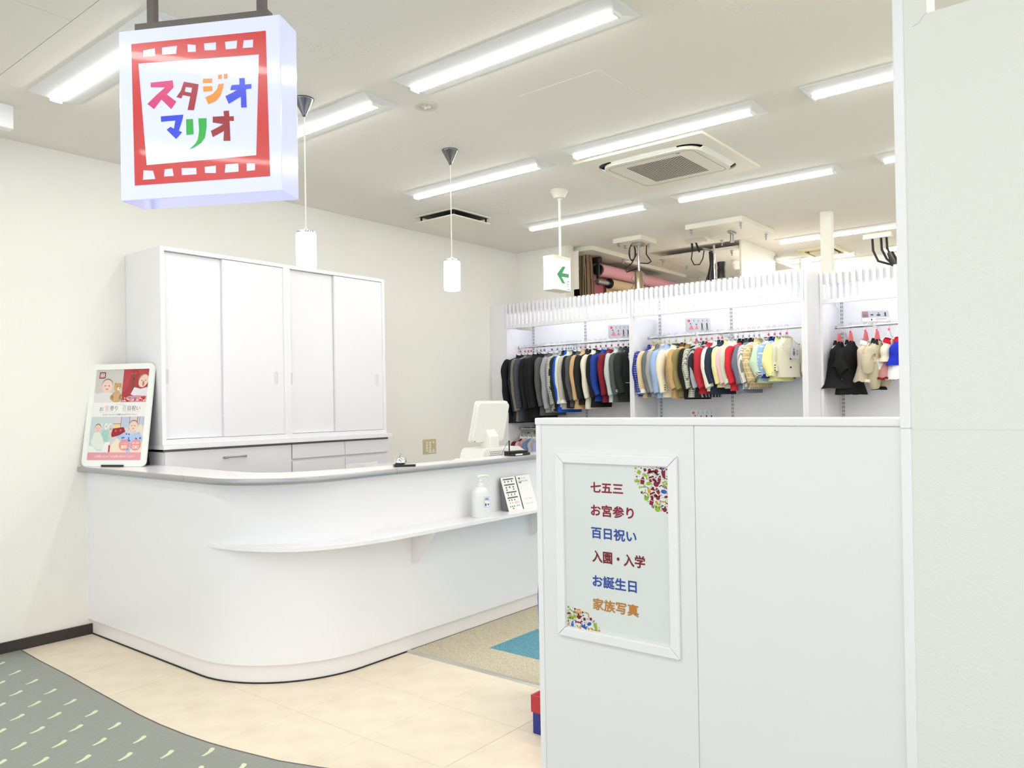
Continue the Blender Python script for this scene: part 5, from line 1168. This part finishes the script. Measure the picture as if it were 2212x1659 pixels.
# far cassette
t = thing('air_conditioner', 'beige far ceiling cassette partly behind the cream column', 'air conditioner', (8.83, 2.67, CEIL))
b = MB(); ring(b, rrect(.27, .21, .01), rrect(.19, .16, .02), 0, -.02); b.build('frame', M('yellowed_plastic', (226, 214, 176), .5), t, world=False)
MB().box(-.19, .19, -.16, .16, -.004, -.002).build('duct_opening', mDark, t, world=False); MB().prism(rrect(.15, .12, .04), (0, 0, -.03), (1, 0, 0), (0, 1, 0), (0, 0, 1), .02).build('cover', M('yellowed_plastic', (226, 214, 176), .5), t, world=False, bevel=.006)
# backdrop rolls
t = thing('backdrop_roller', 'rolled pink and beige photo backdrops on black brackets', 'backdrop rolls', (7.2, 4.5, 2.6))
def roll(nm, y, z, r_, x0, x1, mt): MB().lathe([(0, x0), (r_, x0), (r_, x1), (0, x1)], (0, y, z), 24, 'x').build(nm, mt, t, smooth=40)
roll('pink_roll', 4.55, 2.862, .068, 7.20, 8.9, F((238, 176, 186))); roll('brown_shade_cylinder', 4.78, 2.90, .085, 7.36, 9.0, F((150, 116, 106))); roll('beige_roll', 4.50, 2.722, .052, 7.34, 8.9, F((222, 196, 158)))  # brown cylinder stands in for the shaded underside and wall behind the rolls
roll('roll_core', 4.50, 2.722, .026, 7.08, 7.34, mSteel); roll('end_disc', 4.50, 2.722, .056, 7.325, 7.335, mBlack); roll('end_disc', 4.55, 2.862, .060, 7.17, 7.20, mBlack)
box('pink_sheet', F((228, 160, 170)), (7.21, 8.9, 4.63, 4.634, 1.9, 2.86), t); box('rose_sheet', F((186, 104, 112)), (7.12, 7.30, 4.56, 4.565, 1.9, 2.70), t); box('beige_sheet', F((214, 188, 150)), (7.36, 8.9, 4.556, 4.56, 1.9, 2.72), t)
box('bracket_plate', mBlack, (7.10, 7.13, 4.49, 4.52, 2.69, 2.97), t, bevel=.002); box('bracket_plate', mBlack, (7.13, 7.17, 4.49, 4.70, 2.93, 2.99), t)
t = thing('pull_cord_bundle', 'bundle of tan pull cords beside the backdrop rolls', 'cords', (7.05, 4.6, 2.0)); R7 = random.Random(9)
for i in range(34):
    x_, y_ = 7.02+R7.uniform(-.03, .05), R7.uniform(4.535, 4.685); c = [(168, 148, 112), (120, 104, 78), (196, 178, 142), (150, 110, 96)][i % 4]
    MB().tube([(x_, 4.61+(y_-4.61)*.8, 3.0), (x_+R7.uniform(-.01, .01), y_, 2.7), (x_+R7.uniform(-.01, .01), y_+R7.uniform(-.008, .008), 1.9)], .0042, 5).build('cord', F(c), t)
t = thing('black_screen', 'black board screen behind the tan pull cords', 'screen', (7.5, 4.9, 1.5)); box('panel', mBlackM, (7.50, 7.53, 4.66, 5.20, .3, 2.95), t); box('grey_shelf', F((110, 106, 100)), (7.30, 7.50, 4.70, 5.20, 2.46, 2.50), t)
tag(box('wall_strip', M('cream_trim', (232, 228, 216), .5), (6.715, 6.735, 4.50, 4.60, 2.6, CEIL-.05)), 'narrow cream trim strip at the studio wall end', 'trim')
bpy.data.objects['wall_strip'].name = 'edge_strip'
